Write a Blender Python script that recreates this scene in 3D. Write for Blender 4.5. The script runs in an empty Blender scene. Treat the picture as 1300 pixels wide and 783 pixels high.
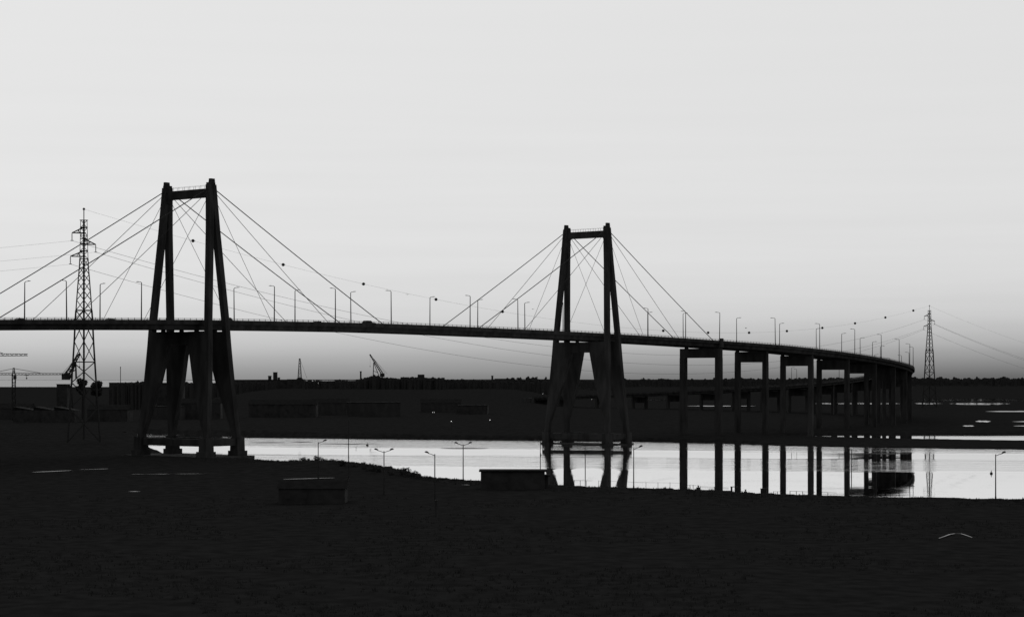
import bpy, math, random
import numpy as np
from mathutils import Vector, Matrix, noise
R = math.radians
random.seed(7)
S = bpy.context.scene
COL = S.collection
F = 2505.0          # focal length in photo pixels (1300 wide)
CZ = 27.0           # eye height above the river


def at(px, D, z=0.0):
    return Vector(((px - 650.0) / F * D, D, z))


# ------------------------------------------------------------------ materials
def mat(name, base, rough=0.85, var=0.25, scale=0.5, metal=0.0, bump=0.0, stretch=(1, 1, 1)):
    m = bpy.data.materials.new(name); m.use_nodes = True
    nt = m.node_tree; b = nt.nodes['Principled BSDF']
    b.inputs['Roughness'].default_value = rough
    b.inputs['Metallic'].default_value = metal
    tc = nt.nodes.new('ShaderNodeTexCoord'); mp = nt.nodes.new('ShaderNodeMapping')
    mp.inputs['Scale'].default_value = stretch
    nt.links.new(tc.outputs['Object'], mp.inputs['Vector'])
    n = nt.nodes.new('ShaderNodeTexNoise'); n.inputs['Scale'].default_value = scale
    n.inputs['Detail'].default_value = 6
    nt.links.new(mp.outputs['Vector'], n.inputs['Vector'])
    r = nt.nodes.new('ShaderNodeValToRGB')
    lo, hi = base * (1 - var), base * (1 + var)
    r.color_ramp.elements[0].position = .35; r.color_ramp.elements[1].position = .65
    r.color_ramp.elements[0].color = (lo, lo, lo, 1); r.color_ramp.elements[1].color = (hi, hi, hi, 1)
    nt.links.new(n.outputs['Fac'], r.inputs['Fac'])
    nt.links.new(r.outputs['Color'], b.inputs['Base Color'])
    if bump:
        bp = nt.nodes.new('ShaderNodeBump'); bp.inputs['Distance'].default_value = bump
        nt.links.new(n.outputs['Fac'], bp.inputs['Height']); nt.links.new(bp.outputs['Normal'], b.inputs['Normal'])
    return m


def emis(name, v):
    m = bpy.data.materials.new(name); m.use_nodes = True
    b = m.node_tree.nodes['Principled BSDF']
    b.inputs['Base Color'].default_value = (.6, .6, .6, 1)
    b.inputs['Emission Color'].default_value = (1, 1, 1, 1)
    b.inputs['Emission Strength'].default_value = v
    return m


def water_mat(name, calm, rippled, rough=0.02, gloss=.93, band=(.0035, .022), wind=None):
    """mirror-like evening water; ripples come in long wind bands"""
    m = bpy.data.materials.new(name); m.use_nodes = True
    nt = m.node_tree; nt.nodes.clear()
    out = nt.nodes.new('ShaderNodeOutputMaterial')
    mix = nt.nodes.new('ShaderNodeMixShader'); mix.inputs[0].default_value = gloss
    d = nt.nodes.new('ShaderNodeBsdfDiffuse'); d.inputs['Color'].default_value = (.03, .03, .03, 1)
    g = nt.nodes.new('ShaderNodeBsdfGlossy'); g.inputs['Color'].default_value = (1, 1, 1, 1)
    g.inputs['Roughness'].default_value = rough
    tc = nt.nodes.new('ShaderNodeTexCoord')
    def noise_(sc, detail=3):
        mp = nt.nodes.new('ShaderNodeMapping'); mp.inputs['Scale'].default_value = sc
        nt.links.new(tc.outputs['Object'], mp.inputs['Vector'])
        n = nt.nodes.new('ShaderNodeTexNoise'); n.inputs['Scale'].default_value = 1.0
        n.inputs['Detail'].default_value = detail
        nt.links.new(mp.outputs['Vector'], n.inputs['Vector'])
        return n.outputs['Fac']
    def math_(op, a, b_):
        x = nt.nodes.new('ShaderNodeMath'); x.operation = op
        for i, v in enumerate((a, b_)):
            if isinstance(v, (int, float)): x.inputs[i].default_value = v
            else: nt.links.new(v, x.inputs[i])
        return x.outputs[0]
    ramp = nt.nodes.new('ShaderNodeMapRange'); ramp.interpolation_type = 'SMOOTHSTEP'
    ramp.inputs['From Min'].default_value = .44; ramp.inputs['From Max'].default_value = .6
    ramp.inputs['To Min'].default_value = calm; ramp.inputs['To Max'].default_value = rippled
    nt.links.new(noise_((band[0], band[1], 1), 4), ramp.inputs['Value'])
    if wind:
        geo = nt.nodes.new('ShaderNodeSeparateXYZ'); nt.links.new(tc.outputs['Object'], geo.inputs[0])
        y = math_('ADD', geo.outputs[1], math_('MULTIPLY', geo.outputs[0], .22))       # bands run askew across the river
        y = math_('ADD', y, math_('MULTIPLY', noise_((.006, .03, 1), 4), 46))
        tot = None
        for c_, hw, am in wind:
            d_ = math_('DIVIDE', math_('ABSOLUTE', math_('SUBTRACT', y, c_), 0), hw)
            g_ = nt.nodes.new('ShaderNodeMapRange'); g_.interpolation_type = 'SMOOTHSTEP'
            g_.inputs['From Min'].default_value = .75; g_.inputs['From Max'].default_value = 1.1
            g_.inputs['To Min'].default_value = am; g_.inputs['To Max'].default_value = 0
            nt.links.new(d_, g_.inputs['Value']); tot = g_.outputs[0] if tot is None else math_('ADD', tot, g_.outputs[0])
        rout = math_('ADD', math_('MULTIPLY', ramp.outputs[0], .22), tot)
    else: rout = ramp.outputs[0]
    w = math_('ADD', noise_((.05, .22, 1), 3), math_('MULTIPLY', noise_((.35, 1.1, 1), 3), .25))
    h = math_('MULTIPLY', w, rout)
    bp = nt.nodes.new('ShaderNodeBump'); bp.inputs['Strength'].default_value = 1.0; bp.inputs['Distance'].default_value = 1.0
    nt.links.new(h, bp.inputs['Height'])
    nt.links.new(bp.outputs['Normal'], g.inputs['Normal'])
    nt.links.new(d.outputs[0], mix.inputs[1]); nt.links.new(g.outputs[0], mix.inputs[2])
    nt.links.new(mix.outputs[0], out.inputs['Surface'])
    return m


M_CONC = mat('weathered_concrete', .085, .9, .35, .35, bump=.02, stretch=(1, 1, .25))
M_STEEL = mat('galvanised_steel', .07, .7, .2, 2.0, metal=.0)
M_DARKSTEEL = mat('dark_painted_steel', .05, .6, .25, 1.5)
M_CABLE = mat('cable_sheath', .05, .7, .15, 1.0)
M_ASPH = mat('asphalt', .045, .9, .25, 1.2)
M_LINE = mat('road_paint', .5, .8, .15, 1.0)
M_GROUND = mat('ground_grass_and_soil', .042, 1.0, .22, .35, bump=.1)
M_GROUND.node_tree.nodes['Principled BSDF'].inputs['Specular IOR Level'].default_value = 0.0
M_MUD = mat('wet_mud', .03, .5, .3, .2)
M_LEAF = mat('foliage', .085, .9, .35, 1.5)
M_BARK = mat('bark', .04, .95, .3, 3.0)
M_PLASTER = mat('grey_plaster', .085, .9, .2, .2)
M_PLASTER2 = mat('dark_cladding', .075, .8, .3, .3)
M_ROOF = mat('roof_sheet', .025, .95, .3, .6)
M_GLASS = mat('dark_glass', .05, .4, .2, 1.0)
M_CARS = [mat('car_paint_dark', .04, .35, .1, 1.0), mat('car_paint_grey', .12, .35, .1, 1.0)]
M_TYRE = mat('rubber', .015, .9, .2, 3.0)
M_BALL = mat('marker_ball_paint', .06, .6, .1, 1.0)
M_LIT = emis('lit_lamp', 2.5)
M_RIVER = water_mat('river_water', .004, .08, gloss=.99, wind=[(840, 62, .2), (668, 50, .1)])
M_POND = water_mat('pond_water', .002, .006)
M_SEA = water_mat('sea_water', .05, .1, rough=.12, gloss=.5)
for m_ in (M_CONC, M_PLASTER, M_PLASTER2, M_ROOF, M_LEAF, M_STEEL):
    m_.node_tree.nodes['Principled BSDF'].inputs['Specular IOR Level'].default_value = .1
M_WET = water_mat('wet_track', .01, .05, rough=.2, gloss=.3)
M_BIRD = mat('feathers', .1, .9, .2, 5.0)


# ------------------------------------------------------------------ mesh tools
class MB:
    def __init__(s): s.v = []; s.f = []

    def add(s, vs, fs):
        n = len(s.v); s.v += [tuple(v) for v in vs]; s.f += [tuple(i + n for i in f) for f in fs]; return s

    def box(s, c, d, rz=0.0):
        hx, hy, hz = d[0] / 2, d[1] / 2, d[2] / 2
        ca, sa = math.cos(rz), math.sin(rz); vs = []
        for z in (-hz, hz):
            for x, y in ((-hx, -hy), (hx, -hy), (hx, hy), (-hx, hy)):
                vs.append((c[0] + x * ca - y * sa, c[1] + x * sa + y * ca, c[2] + z))
        return s.add(vs, [(3, 2, 1, 0), (4, 5, 6, 7), (0, 1, 5, 4), (1, 2, 6, 5), (2, 3, 7, 6), (3, 0, 4, 7)])

    def hexa(s, lo, hi):
        """lo, hi: four corners each (counter-clockwise seen from above)"""
        return s.add(list(lo) + list(hi), [(3, 2, 1, 0), (4, 5, 6, 7), (0, 1, 5, 4), (1, 2, 6, 5), (2, 3, 7, 6), (3, 0, 4, 7)])

    def loft(s, rings):
        k = len(rings[0]); n = len(s.v)
        for r in rings: s.v += [tuple(p) for p in r]
        for i in range(len(rings) - 1):
            for j in range(k):
                a = n + i * k + j; b = n + i * k + (j + 1) % k
                s.f.append((a, b, b + k, a + k))
        s.f.append(tuple(n + j for j in reversed(range(k))))
        s.f.append(tuple(n + (len(rings) - 1) * k + j for j in range(k)))
        return s

    def tube(s, pts, rad, n=6):
        pts = [Vector(p) for p in pts]
        if not isinstance(rad, (list, tuple)): rad = [rad] * len(pts)
        rings = []
        for i, p in enumerate(pts):
            t = (pts[min(i + 1, len(pts) - 1)] - pts[max(i - 1, 0)]).normalized()
            up = Vector((0, 0, 1)) if abs(t.z) < .95 else Vector((0, 1, 0))
            a = t.cross(up).normalized(); b = a.cross(t).normalized()
            rings.append([p + (a * math.cos(2 * math.pi * k / n) - b * math.sin(2 * math.pi * k / n)) * rad[i] for k in range(n)])
        return s.loft(rings)

    def bar(s, p, q, w): return s.tube([p, q], w * .6, 4)

    def ball(s, c, r, n=8, m=6, sq=1.0):
        vs = [(c[0], c[1], c[2] - r * sq)]; fs = []
        for i in range(1, m):
            a = -math.pi / 2 + math.pi * i / m
            for j in range(n):
                b = 2 * math.pi * j / n
                vs.append((c[0] + r * math.cos(a) * math.cos(b), c[1] + r * math.cos(a) * math.sin(b), c[2] + r * sq * math.sin(a)))
        vs.append((c[0], c[1], c[2] + r * sq)); L = len(vs) - 1
        for j in range(n):
            fs.append((0, 1 + (j + 1) % n, 1 + j)); fs.append((L, L - n + j, L - n + (j + 1) % n))
            for i in range(m - 2):
                a = 1 + i * n + j; b = 1 + i * n + (j + 1) % n
                fs.append((a, b, b + n, a + n))
        return s.add(vs, fs)

    def build(s, name, m, parent=None, off=(0, 0, 0), smooth=False):
        me = bpy.data.meshes.new(name)
        ox, oy, oz = off
        me.from_pydata([(x - ox, y - oy, z - oz) for x, y, z in s.v], [], s.f); me.update()
        me.materials.append(m)
        if smooth:
            me.polygons.foreach_set('use_smooth', [True] * len(me.polygons))
        o = bpy.data.objects.new(name, me); COL.objects.link(o)
        if parent is not None: o.parent = parent
        else: o.location = off
        return o


def empty(name, loc=(0, 0, 0), rz=0.0):
    o = bpy.data.objects.new(name, None); COL.objects.link(o)
    o.location = loc; o.rotation_euler.z = rz; o.empty_display_size = .5
    return o


def tag(o, label=None, cat=None, group=None, kind=None):
    if label: o['label'] = label
    if cat: o['category'] = cat
    if group: o['group'] = group
    if kind: o['kind'] = kind
    return o


def kids(o): return KIDS.get(o.name, [])


def copy_tree(o, parent=None):
    c = o.copy(); COL.objects.link(c)
    if parent is not None: c.parent = parent
    for ch in [x for x in COL.objects if x.parent == o]:
        copy_tree(ch, c)
    return c


# ------------------------------------------------------------------ world
w = bpy.data.worlds.new('World'); S.world = w; w.use_nodes = True
nt = w.node_tree; nt.nodes.clear()
def N(t): return nt.nodes.new(t)
def ma(op, a, b=0.0, c=None, clamp=False):
    x = N('ShaderNodeMath'); x.operation = op; x.use_clamp = clamp
    for i, v in enumerate((a, b, c)):
        if v is None: continue
        if isinstance(v, (int, float)): x.inputs[i].default_value = v
        else: nt.links.new(v, x.inputs[i])
    return x.outputs[0]
SUN_EL, SUN_AZ = R(1.5), R(-35)
tc = N('ShaderNodeTexCoord'); sp = N('ShaderNodeSeparateXYZ'); nt.links.new(tc.outputs['Generated'], sp.inputs[0])
X_, Y_, Z_ = sp.outputs
elev = ma('MAXIMUM', Z_, 0.0)
# haze near the horizon takes the light away; thicker to the right (east of north)
rmp = N('ShaderNodeValToRGB'); rmp.color_ramp.interpolation = 'B_SPLINE'
rmp2 = N('ShaderNodeValToRGB'); rmp2.color_ramp.interpolation = 'B_SPLINE'
def fill(r, pts):
    cr = r.color_ramp
    while len(cr.elements) > 1: cr.elements.remove(cr.elements[0])
    cr.elements[0].position = pts[0][0]; v = pts[0][1]; cr.elements[0].color = (v, v, v, 1)
    for p, v in pts[1:]:
        e = cr.elements.new(p); e.color = (v, v, v, 1)
def lin(c):
    c /= 255.; return ((c + .055) / 1.055) ** 2.4
# position = elevation(sin) * 5  (frame top is sin 0.19 -> .95)
fill(rmp, [(0, lin(150)), (.02, lin(163)), (.05, lin(180)), (.08, lin(197)), (.12, lin(210)), (.18, lin(218)), (.28, lin(223)), (.45, lin(226)), (1, lin(229))])
fill(rmp2, [(0, lin(97)), (.02, lin(118)), (.05, lin(146)), (.08, lin(169)), (.12, lin(188)), (.18, lin(208)), (.28, lin(218)), (.45, lin(222)), (1, lin(224))])
e5 = ma('MULTIPLY', elev, 5.0)
nt.links.new(e5, rmp.inputs['Fac']); nt.links.new(e5, rmp2.inputs['Fac'])
azf = N('ShaderNodeMapRange'); azf.inputs['From Min'].default_value = -.26; azf.inputs['From Max'].default_value = .24
nt.links.new(X_, azf.inputs['Value'])
mx = N('ShaderNodeMix'); mx.data_type = 'RGBA'
nt.links.new(azf.outputs[0], mx.inputs['Factor']); nt.links.new(rmp.outputs[0], mx.inputs['A']); nt.links.new(rmp2.outputs[0], mx.inputs['B'])
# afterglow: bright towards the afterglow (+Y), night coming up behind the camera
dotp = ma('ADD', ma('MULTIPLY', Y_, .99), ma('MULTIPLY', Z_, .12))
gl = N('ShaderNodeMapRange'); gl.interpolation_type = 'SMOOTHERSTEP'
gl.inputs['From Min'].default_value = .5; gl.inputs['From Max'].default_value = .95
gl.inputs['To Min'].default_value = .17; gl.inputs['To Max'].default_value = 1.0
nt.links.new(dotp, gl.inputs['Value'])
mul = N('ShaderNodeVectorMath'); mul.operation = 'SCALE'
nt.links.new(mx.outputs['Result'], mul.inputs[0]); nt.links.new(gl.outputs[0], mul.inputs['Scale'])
sky = N('ShaderNodeTexSky'); sky.sky_type = 'NISHITA'; sky.sun_disc = False
sky.sun_elevation = SUN_EL; sky.sun_rotation = SUN_AZ
bw = N('ShaderNodeRGBToBW'); nt.links.new(sky.outputs[0], bw.inputs[0])
sk = ma('MULTIPLY', bw.outputs[0], .004)
# faint stratus streaks and uneven haze, strongest low down
smp = N('ShaderNodeMapping'); smp.inputs['Scale'].default_value = (5, 5, 110); nt.links.new(tc.outputs['Generated'], smp.inputs['Vector'])
sn = N('ShaderNodeTexNoise'); sn.inputs['Scale'].default_value = 1.0; sn.inputs['Detail'].default_value = 5; nt.links.new(smp.outputs['Vector'], sn.inputs['Vector'])
fall = N('ShaderNodeMapRange'); fall.inputs['From Min'].default_value = .0; fall.inputs['From Max'].default_value = .16; fall.inputs['To Min'].default_value = .16; fall.inputs['To Max'].default_value = .02
nt.links.new(elev, fall.inputs['Value'])
streak = ma('ADD', ma('MULTIPLY', ma('SUBTRACT', sn.outputs['Fac'], .5), fall.outputs[0]), 1.0)
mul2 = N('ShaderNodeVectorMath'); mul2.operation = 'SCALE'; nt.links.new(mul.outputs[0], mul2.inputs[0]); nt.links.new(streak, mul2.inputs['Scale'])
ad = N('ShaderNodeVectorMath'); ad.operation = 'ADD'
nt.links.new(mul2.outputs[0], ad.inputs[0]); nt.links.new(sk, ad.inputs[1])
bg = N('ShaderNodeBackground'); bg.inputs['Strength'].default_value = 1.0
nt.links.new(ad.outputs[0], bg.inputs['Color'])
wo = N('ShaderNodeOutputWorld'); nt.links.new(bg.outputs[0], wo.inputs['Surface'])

sl = bpy.data.lights.new('sun', 'SUN'); sl.energy = .03; sl.angle = R(10); sl.color = (1, 1, 1)
so = bpy.data.objects.new('sun', sl); COL.objects.link(so)
sd = Vector((math.sin(SUN_AZ) * math.cos(SUN_EL), math.cos(SUN_AZ) * math.cos(SUN_EL), math.sin(SUN_EL)))
so.rotation_euler = sd.to_track_quat('Z', 'Y').to_euler(); so.location = (0, 0, 200)

# ------------------------------------------------------------------ camera
cd = bpy.data.cameras.new('camera'); cam = bpy.data.objects.new('camera', cd); COL.objects.link(cam)
cd.sensor_width = 36; cd.lens = F / 1300 * 36; cd.shift_y = .0688
cd.clip_start = .5; cd.clip_end = 90000
cam.location = (0, 0, CZ); cam.rotation_euler = (R(90), 0, 0)
S.camera = cam
S.render.resolution_x = 1024; S.render.resolution_y = 616
vs = S.view_settings; vs.view_transform = 'Standard'; vs.look = 'None'; vs.exposure = 0; vs.gamma = 1; vs.use_curve_mapping = False

# ------------------------------------------------------------------ ground
def poly(pts): return np.array([at(p, D)[:2] for p, D in pts])
RIVER = poly([(172, 1010), (183, 850), (188, 790), (203, 715), (226, 655), (250, 622), (312, 618), (350, 600), (440, 575), (485, 550), (560, 497),
              (600, 487), (700, 462), (860, 449), (1040, 420), (1300, 405), (1700, 398), (2600, 395),
              (2600, 740), (1300, 757), (1100, 779), (1000, 797), (900, 836), (800, 857), (640, 879), (480, 904), (312, 960)])
CHAN = poly([(985, 930), (1060, 912), (1150, 884), (1300, 856), (2600, 800), (2600, 960), (1300, 962), (1000, 958)])
SEA = np.array([[-40000, 6500], [-900, 6500], [-2600, 40000], [-40000, 40000]], float)


def sdist(P, poly_):
    """signed distance, positive outside"""
    d2 = np.full(len(P), 1e18); ins = np.zeros(len(P), bool)
    n = len(poly_)
    for i in range(n):
        a = poly_[i]; b = poly_[(i + 1) % n]
        e = b - a; w_ = P - a
        t = np.clip((w_ @ e) / (e @ e), 0, 1)
        q = w_ - t[:, None] * e
        d2 = np.minimum(d2, (q * q).sum(1))
        c = ((a[1] > P[:, 1]) != (b[1] > P[:, 1]))
        with np.errstate(divide='ignore', invalid='ignore'):
            xi = (b[0] - a[0]) * (P[:, 1] - a[1]) / (b[1] - a[1]) + a[0]
        ins ^= c & (P[:, 0] < xi)
    d = np.sqrt(d2); d[ins] *= -1
    return d


def sst(x): x = np.clip(x, 0, 1); return x * x * (3 - 2 * x)


def ground_z(P):
    P = np.asarray(P, float).reshape(-1, 2)
    X, D = P[:, 0], P[:, 1]
    px = 650 + X / np.maximum(D, 50) * F
    z = np.full(len(P), 2.5)
    far = sst((D - 600) / 100)
    strip = sst((px - 900) / 120) * sst((1000 - D) / 40) * far * 1.2
    z = z - far * .7 - strip * 1.0
    z += 14 * sst((D - 1500) / 600) * sst((px - 200) / 160) * (1 - sst((px - 640) / 120))
    z += 14 * sst((D - 3300) / 900) * sst((px - 560) / 150)
    # low spoil mounds on the near bank to the left
    z += 1.9 * np.exp(-(((px - 400) / 80) ** 2 + ((D - 545) / 22) ** 2))
    z += 1.2 * np.exp(-(((px - 500) / 45) ** 2 + ((D - 520) / 16) ** 2))
    n = np.array([noise.noise((x * .021, d * .021, 0)) + .5 * noise.noise((x * .09, d * .09, 3)) for x, d in zip(X, D)])
    flat = sst((px - 940) / 60) * sst((D - 780) / 60) * sst((3300 - D) / 300)
    z += n * .45 * np.where(D > 1400, 1.6, 1.0) * (1 - .7 * strip) * (1 - .9 * flat)
    wob = np.array([noise.noise((x * .05, d * .05, 9)) for x, d in zip(X, D)]) * 2.5
    s = np.minimum(sdist(P, RIVER), sdist(P, CHAN)) + wob
    s = np.minimum(s, sdist(P, SEA) * .1)
    k = sst((s + 2.0) / 6.0)
    return -1.6 + (z + 1.6) * k


def gz(x, y): return float(ground_z([[x, y]])[0])


def axis(c0, c1, step, far):
    a = list(np.arange(c0, c1, step)); v = a[-1]; s_ = step
    while v < far: s_ *= 1.18; v += s_; a.append(v)
    return a
ys = axis(60, 1010, 3.4, 42000)
xr = axis(0, 380, 4.0, 42000); xs = [-v for v in reversed(xr[1:])] + xr
ys = [-8000, -2000, -500, -100] + ys
G = np.array([[x, y] for y in ys for x in xs]); Z = ground_z(G)
nx = len(xs)
me = bpy.data.meshes.new('ground')
me.from_pydata([(a[0], a[1], b) for a, b in zip(G.tolist(), Z.tolist())], [],
               [(j * nx + i, j * nx + i + 1, (j + 1) * nx + i + 1, (j + 1) * nx + i) for j in range(len(ys) - 1) for i in range(nx - 1)])
me.materials.append(M_GROUND); me.polygons.foreach_set('use_smooth', [True] * len(me.polygons))
go = bpy.data.objects.new('ground', me); COL.objects.link(go); tag(go, kind='structure')

# water sheets
b = MB(); b.add([(-420, 380, 0), (2400, 380, 0), (2400, 1015, 0), (-420, 1015, 0)], [(0, 1, 2, 3)])
tag(b.build('river', M_RIVER), kind='structure')
b = MB(); b.add([(-60000, 6000, 0), (2500, 6000, 0), (2500, 60000, 0), (-60000, 60000, 0)], [(0, 1, 2, 3)])
tag(b.build('sea', M_SEA), kind='structure')

_xs, _ys = np.array(xs), np.array(ys); _Z = Z.reshape(len(ys), len(xs))
def mesh_top(x, y):
    i = int(np.clip(np.searchsorted(_xs, x) - 1, 0, len(_xs) - 2)); j = int(np.clip(np.searchsorted(_ys, y) - 1, 0, len(_ys) - 2))
    return float(max(_Z[j, i], _Z[j, i + 1], _Z[j + 1, i], _Z[j + 1, i + 1]))


# salt pans and drainage cuts: thin sheets of water lying in the flats
def pan(name, px0, px1, y0, y1, zz=None, skew=0, m=None, seed=0, nseg=14):
    """sheet between two depression lines; ragged ends and edges"""
    rnd = random.Random(seed + int(px0 * 3 + y0 * 11))
    D1 = (CZ - 2.0) * F / (y0 - 481); D0 = (CZ - 2.0) * F / (y1 - 481)
    top, bot = [], []; dd = (D1 - D0)
    for i in range(nseg + 1):
        t = i / nseg; px = px0 + (px1 - px0) * t; e = min(1, 5 * t, 5 * (1 - t))
        mid = (D0 + D1) / 2 + skew * (t - .5)
        top.append(at(px, mid + dd * .5 * e * rnd.uniform(.45, 1.1) + .01))
        bot.append(at(px, mid - dd * .5 * e * rnd.uniform(.45, 1.1)))
    z = max(mesh_top(v.x, v.y) for v in top + bot) + .12
    mb = MB(); n = nseg + 1
    mb.add([(v.x, v.y, z) for v in bot + top], [(i, i + 1, n + i + 1, n + i) for i in range(nseg)])
    return tag(mb.build(name, m or M_POND), kind='structure')
for a in [(1152, 1345, 506.0, 509.2), (1022, 1150, 511.0, 513.2), (1160, 1197, 511.0, 513), (1205, 1283, 510.9, 513.6), (1250, 1380, 521.2, 522.8),
          (1238, 1258, 533.6, 535.6), (1284, 1400, 533.8, 536), (1222, 1237, 539.6, 541), (1286, 1330, 539.8, 540.8),
          (590, 690, 496.0, 497.4), (795, 855, 507.2, 508.2), (870, 960, 515.5, 516.3), (156, 161, 547.8, 548.6)]:
    pan('salt_pan', *a)


def puddle(pts, wd, z=None):
    """narrow wet strip along a track"""
    P = [at(p, D) for p, D in pts]; L, Rr = [], []
    for i, p in enumerate(P):
        t = (P[min(i + 1, len(P) - 1)] - P[max(i - 1, 0)]).normalized(); n_ = Vector((-t.y, t.x, 0))
        ww = wd * (.35 + .65 * math.sin(math.pi * (i + .5) / len(P))) * random.uniform(.7, 1.2)
        L.append(p + n_ * ww / 2); Rr.append(p - n_ * ww / 2)
    zs = ground_z([[v.x, v.y] for v in L + Rr]); n = len(P); mb = MB()
    z = float(zs.max()) + .06
    mb.add([(v.x, v.y, z) for v in Rr + L], [(i, i + 1, n + i + 1, n + i) for i in range(n - 1)])
    return tag(mb.build('puddle', M_WET), kind='structure')
def dep(y, z=2.6): return (CZ - z) * F / (y - 481)
puddle([(x, dep(599.8 - (x - 40) * .045)) for x in range(42, 98, 7)], 2.6)
puddle([(x, dep(597.2 - (x - 95) * .03)) for x in range(101, 142, 6)], 1.8)
puddle([(x, dep(601.3 - (x - 165) * .008)) for x in range(168, 266, 8)], 1.8)
puddle([(x, dep(607.6 - (x - 362) * .028)) for x in range(360, 432, 8)], 2.0)
puddle([(167, dep(622.9)), (170, dep(622.6)), (174, dep(622.9))], 3.0)
puddle([(1192, dep(682)), (1199, dep(679.6)), (1206, dep(677)), (1213, dep(676)), (1220, dep(676.2)), (1226, dep(678)), (1234, dep(681))], .4)
puddle([(586, dep(614.8)), (591, dep(614.9)), (596, dep(615.3))], .9)

# mud bars in the river
for i, (p0, p1, D, wd) in enumerate([(558, 622, 768, 11), (318, 362, 838, 9), (368, 398, 845, 5), (404, 486, 822, 4), (1096, 1158, 716, 6), (700, 790, 800, 3)]):
    mb = MB(); a = at(p0, D); c = at(p1, D); L = c.x - a.x; n = 26; rings = []
    for k in range(n + 1):
        t = k / n; e = math.sin(math.pi * t) ** .6; wv = wd * e * (.7 + .3 * noise.noise((t * 6, i, 0)))
        x = a.x + L * t; yy = D + 2 * noise.noise((t * 3, i, 5))
        rings.append([(x, yy - wv / 2, -.2), (x, yy + wv / 2, -.2), (x, yy + wv * .2, .16 * e), (x, yy - wv * .2, .2 * e)])
    mb.loft(rings); tag(mb.build('mud_bank', M_MUD, smooth=True), kind='structure')

# ------------------------------------------------------------------ bridge
P1W = Vector((-104.6, 639, 0)); HD0 = math.atan2(.603, .798)   # heading east of depth axis
ARC0, RAD = 375.0, 598.0


def path(s):
    """centre line: (point, tangent, right-hand normal)"""
    if s <= ARC0:
        h = HD0; p = Vector((P1W.x + math.sin(h) * s, P1W.y + math.cos(h) * s, 0))
    else:
        h = HD0 - (s - ARC0) / RAD
        p0 = Vector((P1W.x + math.sin(HD0) * ARC0, P1W.y + math.cos(HD0) * ARC0, 0))
        p = p0 + Vector((RAD * (math.cos(h) - math.cos(HD0)), RAD * (math.sin(HD0) - math.sin(h)), 0))
    return p, Vector((math.sin(h), math.cos(h), 0)), Vector((math.cos(h), -math.sin(h), 0))


def road_z(s):
    d = abs(s - 112.5); K = 6.5e-5
    off = float(np.interp(s, (-84, 84, 155, 236, 319, 376, 435, 499, 541, 620, 1300), (-.5, -.3, -.6, -.5, -.2, .25, .05, -.3, -.5, -.6, -.6)))
    return 46.15 + off - (K * d * d if d < 260 else K * 260 * 260 + 2 * K * 260 * (d - 260))


def bp(s, v, z): p, t, n = path(s); q = p + n * v; return Vector((q.x, q.y, z))


ORG = (P1W.x, P1W.y, 0)
S0, S1 = -270.0, 1290.0
bridge = empty('cable_stayed_bridge', ORG)
tag(bridge, 'long cable stayed road bridge with two splayed four legged pylons and a curving viaduct', 'bridge')


def sweep(mb, prof, s0, s1, step=6.0):
    n = max(1, int(round((s1 - s0) / step))); rings = []
    for i in range(n + 1):
        s = s0 + (s1 - s0) * i / n; z = road_z(s)
        rings.append([bp(s, v, z + dz) for v, dz in prof])
    return mb.loft(rings)

HW = 10.2
b = MB()
sweep(b, [(-HW, 0), (-HW, -.45), (-9.0, -.7), (-8.9, -2.05), (-6.6, -2.05), (-6.4, -.6), (6.4, -.6), (6.6, -2.05), (8.9, -2.05), (9.0, -.7), (HW, -.45), (HW, 0)][::-1], S0, S1)
s = S0 + 3
while s < S1 - 3:     # floor beams between the girders
    c = bp(s, 0, road_z(s) - 1.2); p, t, n_ = path(s)
    b.box(c, (12.9, .45, 1.3), math.atan2(n_.y, n_.x)); s += 7.5
deck = b.build('deck', M_CONC, bridge, ORG)
b = MB(); n = int((S1 - S0) / 6)
for a0, a1 in ((-8.2, 8.2),):
    vs_ = []
    for i in range(n + 1):
        s = S0 + (S1 - S0) * i / n; vs_ += [bp(s, a0, road_z(s) + .006), bp(s, a1, road_z(s) + .006)]
    b.add(vs_, [(2 * i, 2 * i + 1, 2 * i + 3, 2 * i + 2) for i in range(n)])
b.build('roadway', M_ASPH, deck, ORG)
b = MB()
s = S0
while s < S1 - 4:
    for a0 in (-4.0, 4.0): b.add([bp(s, a0 - .08, road_z(s) + .012), bp(s, a0 + .08, road_z(s) + .012), bp(s + 3, a0 + .08, road_z(s + 3) + .012), bp(s + 3, a0 - .08, road_z(s + 3) + .012)], [(0, 1, 2, 3)])
    for a0 in (-8.0, -.15, .15, 8.0): b.add([bp(s, a0 - .07, road_z(s) + .012), bp(s, a0 + .07, road_z(s) + .012), bp(s + 6, a0 + .07, road_z(s + 6) + .012), bp(s + 6, a0 - .07, road_z(s + 6) + .012)], [(0, 1, 2, 3)])
    s += 9
b.build('lane_marking', M_LINE, deck, ORG)
for sd_ in (-1, 1):
    b = MB(); pr = [(sd_ * 9.85, .0), (sd_ * HW + sd_ * .02, .0), (sd_ * HW + sd_ * .02, .88), (sd_ * 9.9, .88)]
    sweep(b, pr if sd_ < 0 else pr[::-1], S0, S1)
    b.build('parapet', M_CONC, deck, ORG)
    b = MB(); s = S0 + 1
    for zz in (1.15, 1.45):
        pts = [bp(S0 + (S1 - S0) * i / n, sd_ * 10.05, road_z(S0 + (S1 - S0) * i / n) + zz) for i in range(n + 1)]
        b.tube(pts, .045, 4)
    while s < S1:
        c = bp(s, sd_ * 10.05, road_z(s) + 1.17); p, t, n_ = path(s)
        b.box(c, (.12, .12, .68), math.atan2(n_.y, n_.x)); s += 2.6
    b.build('railing', M_STEEL, deck, ORG)


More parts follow.
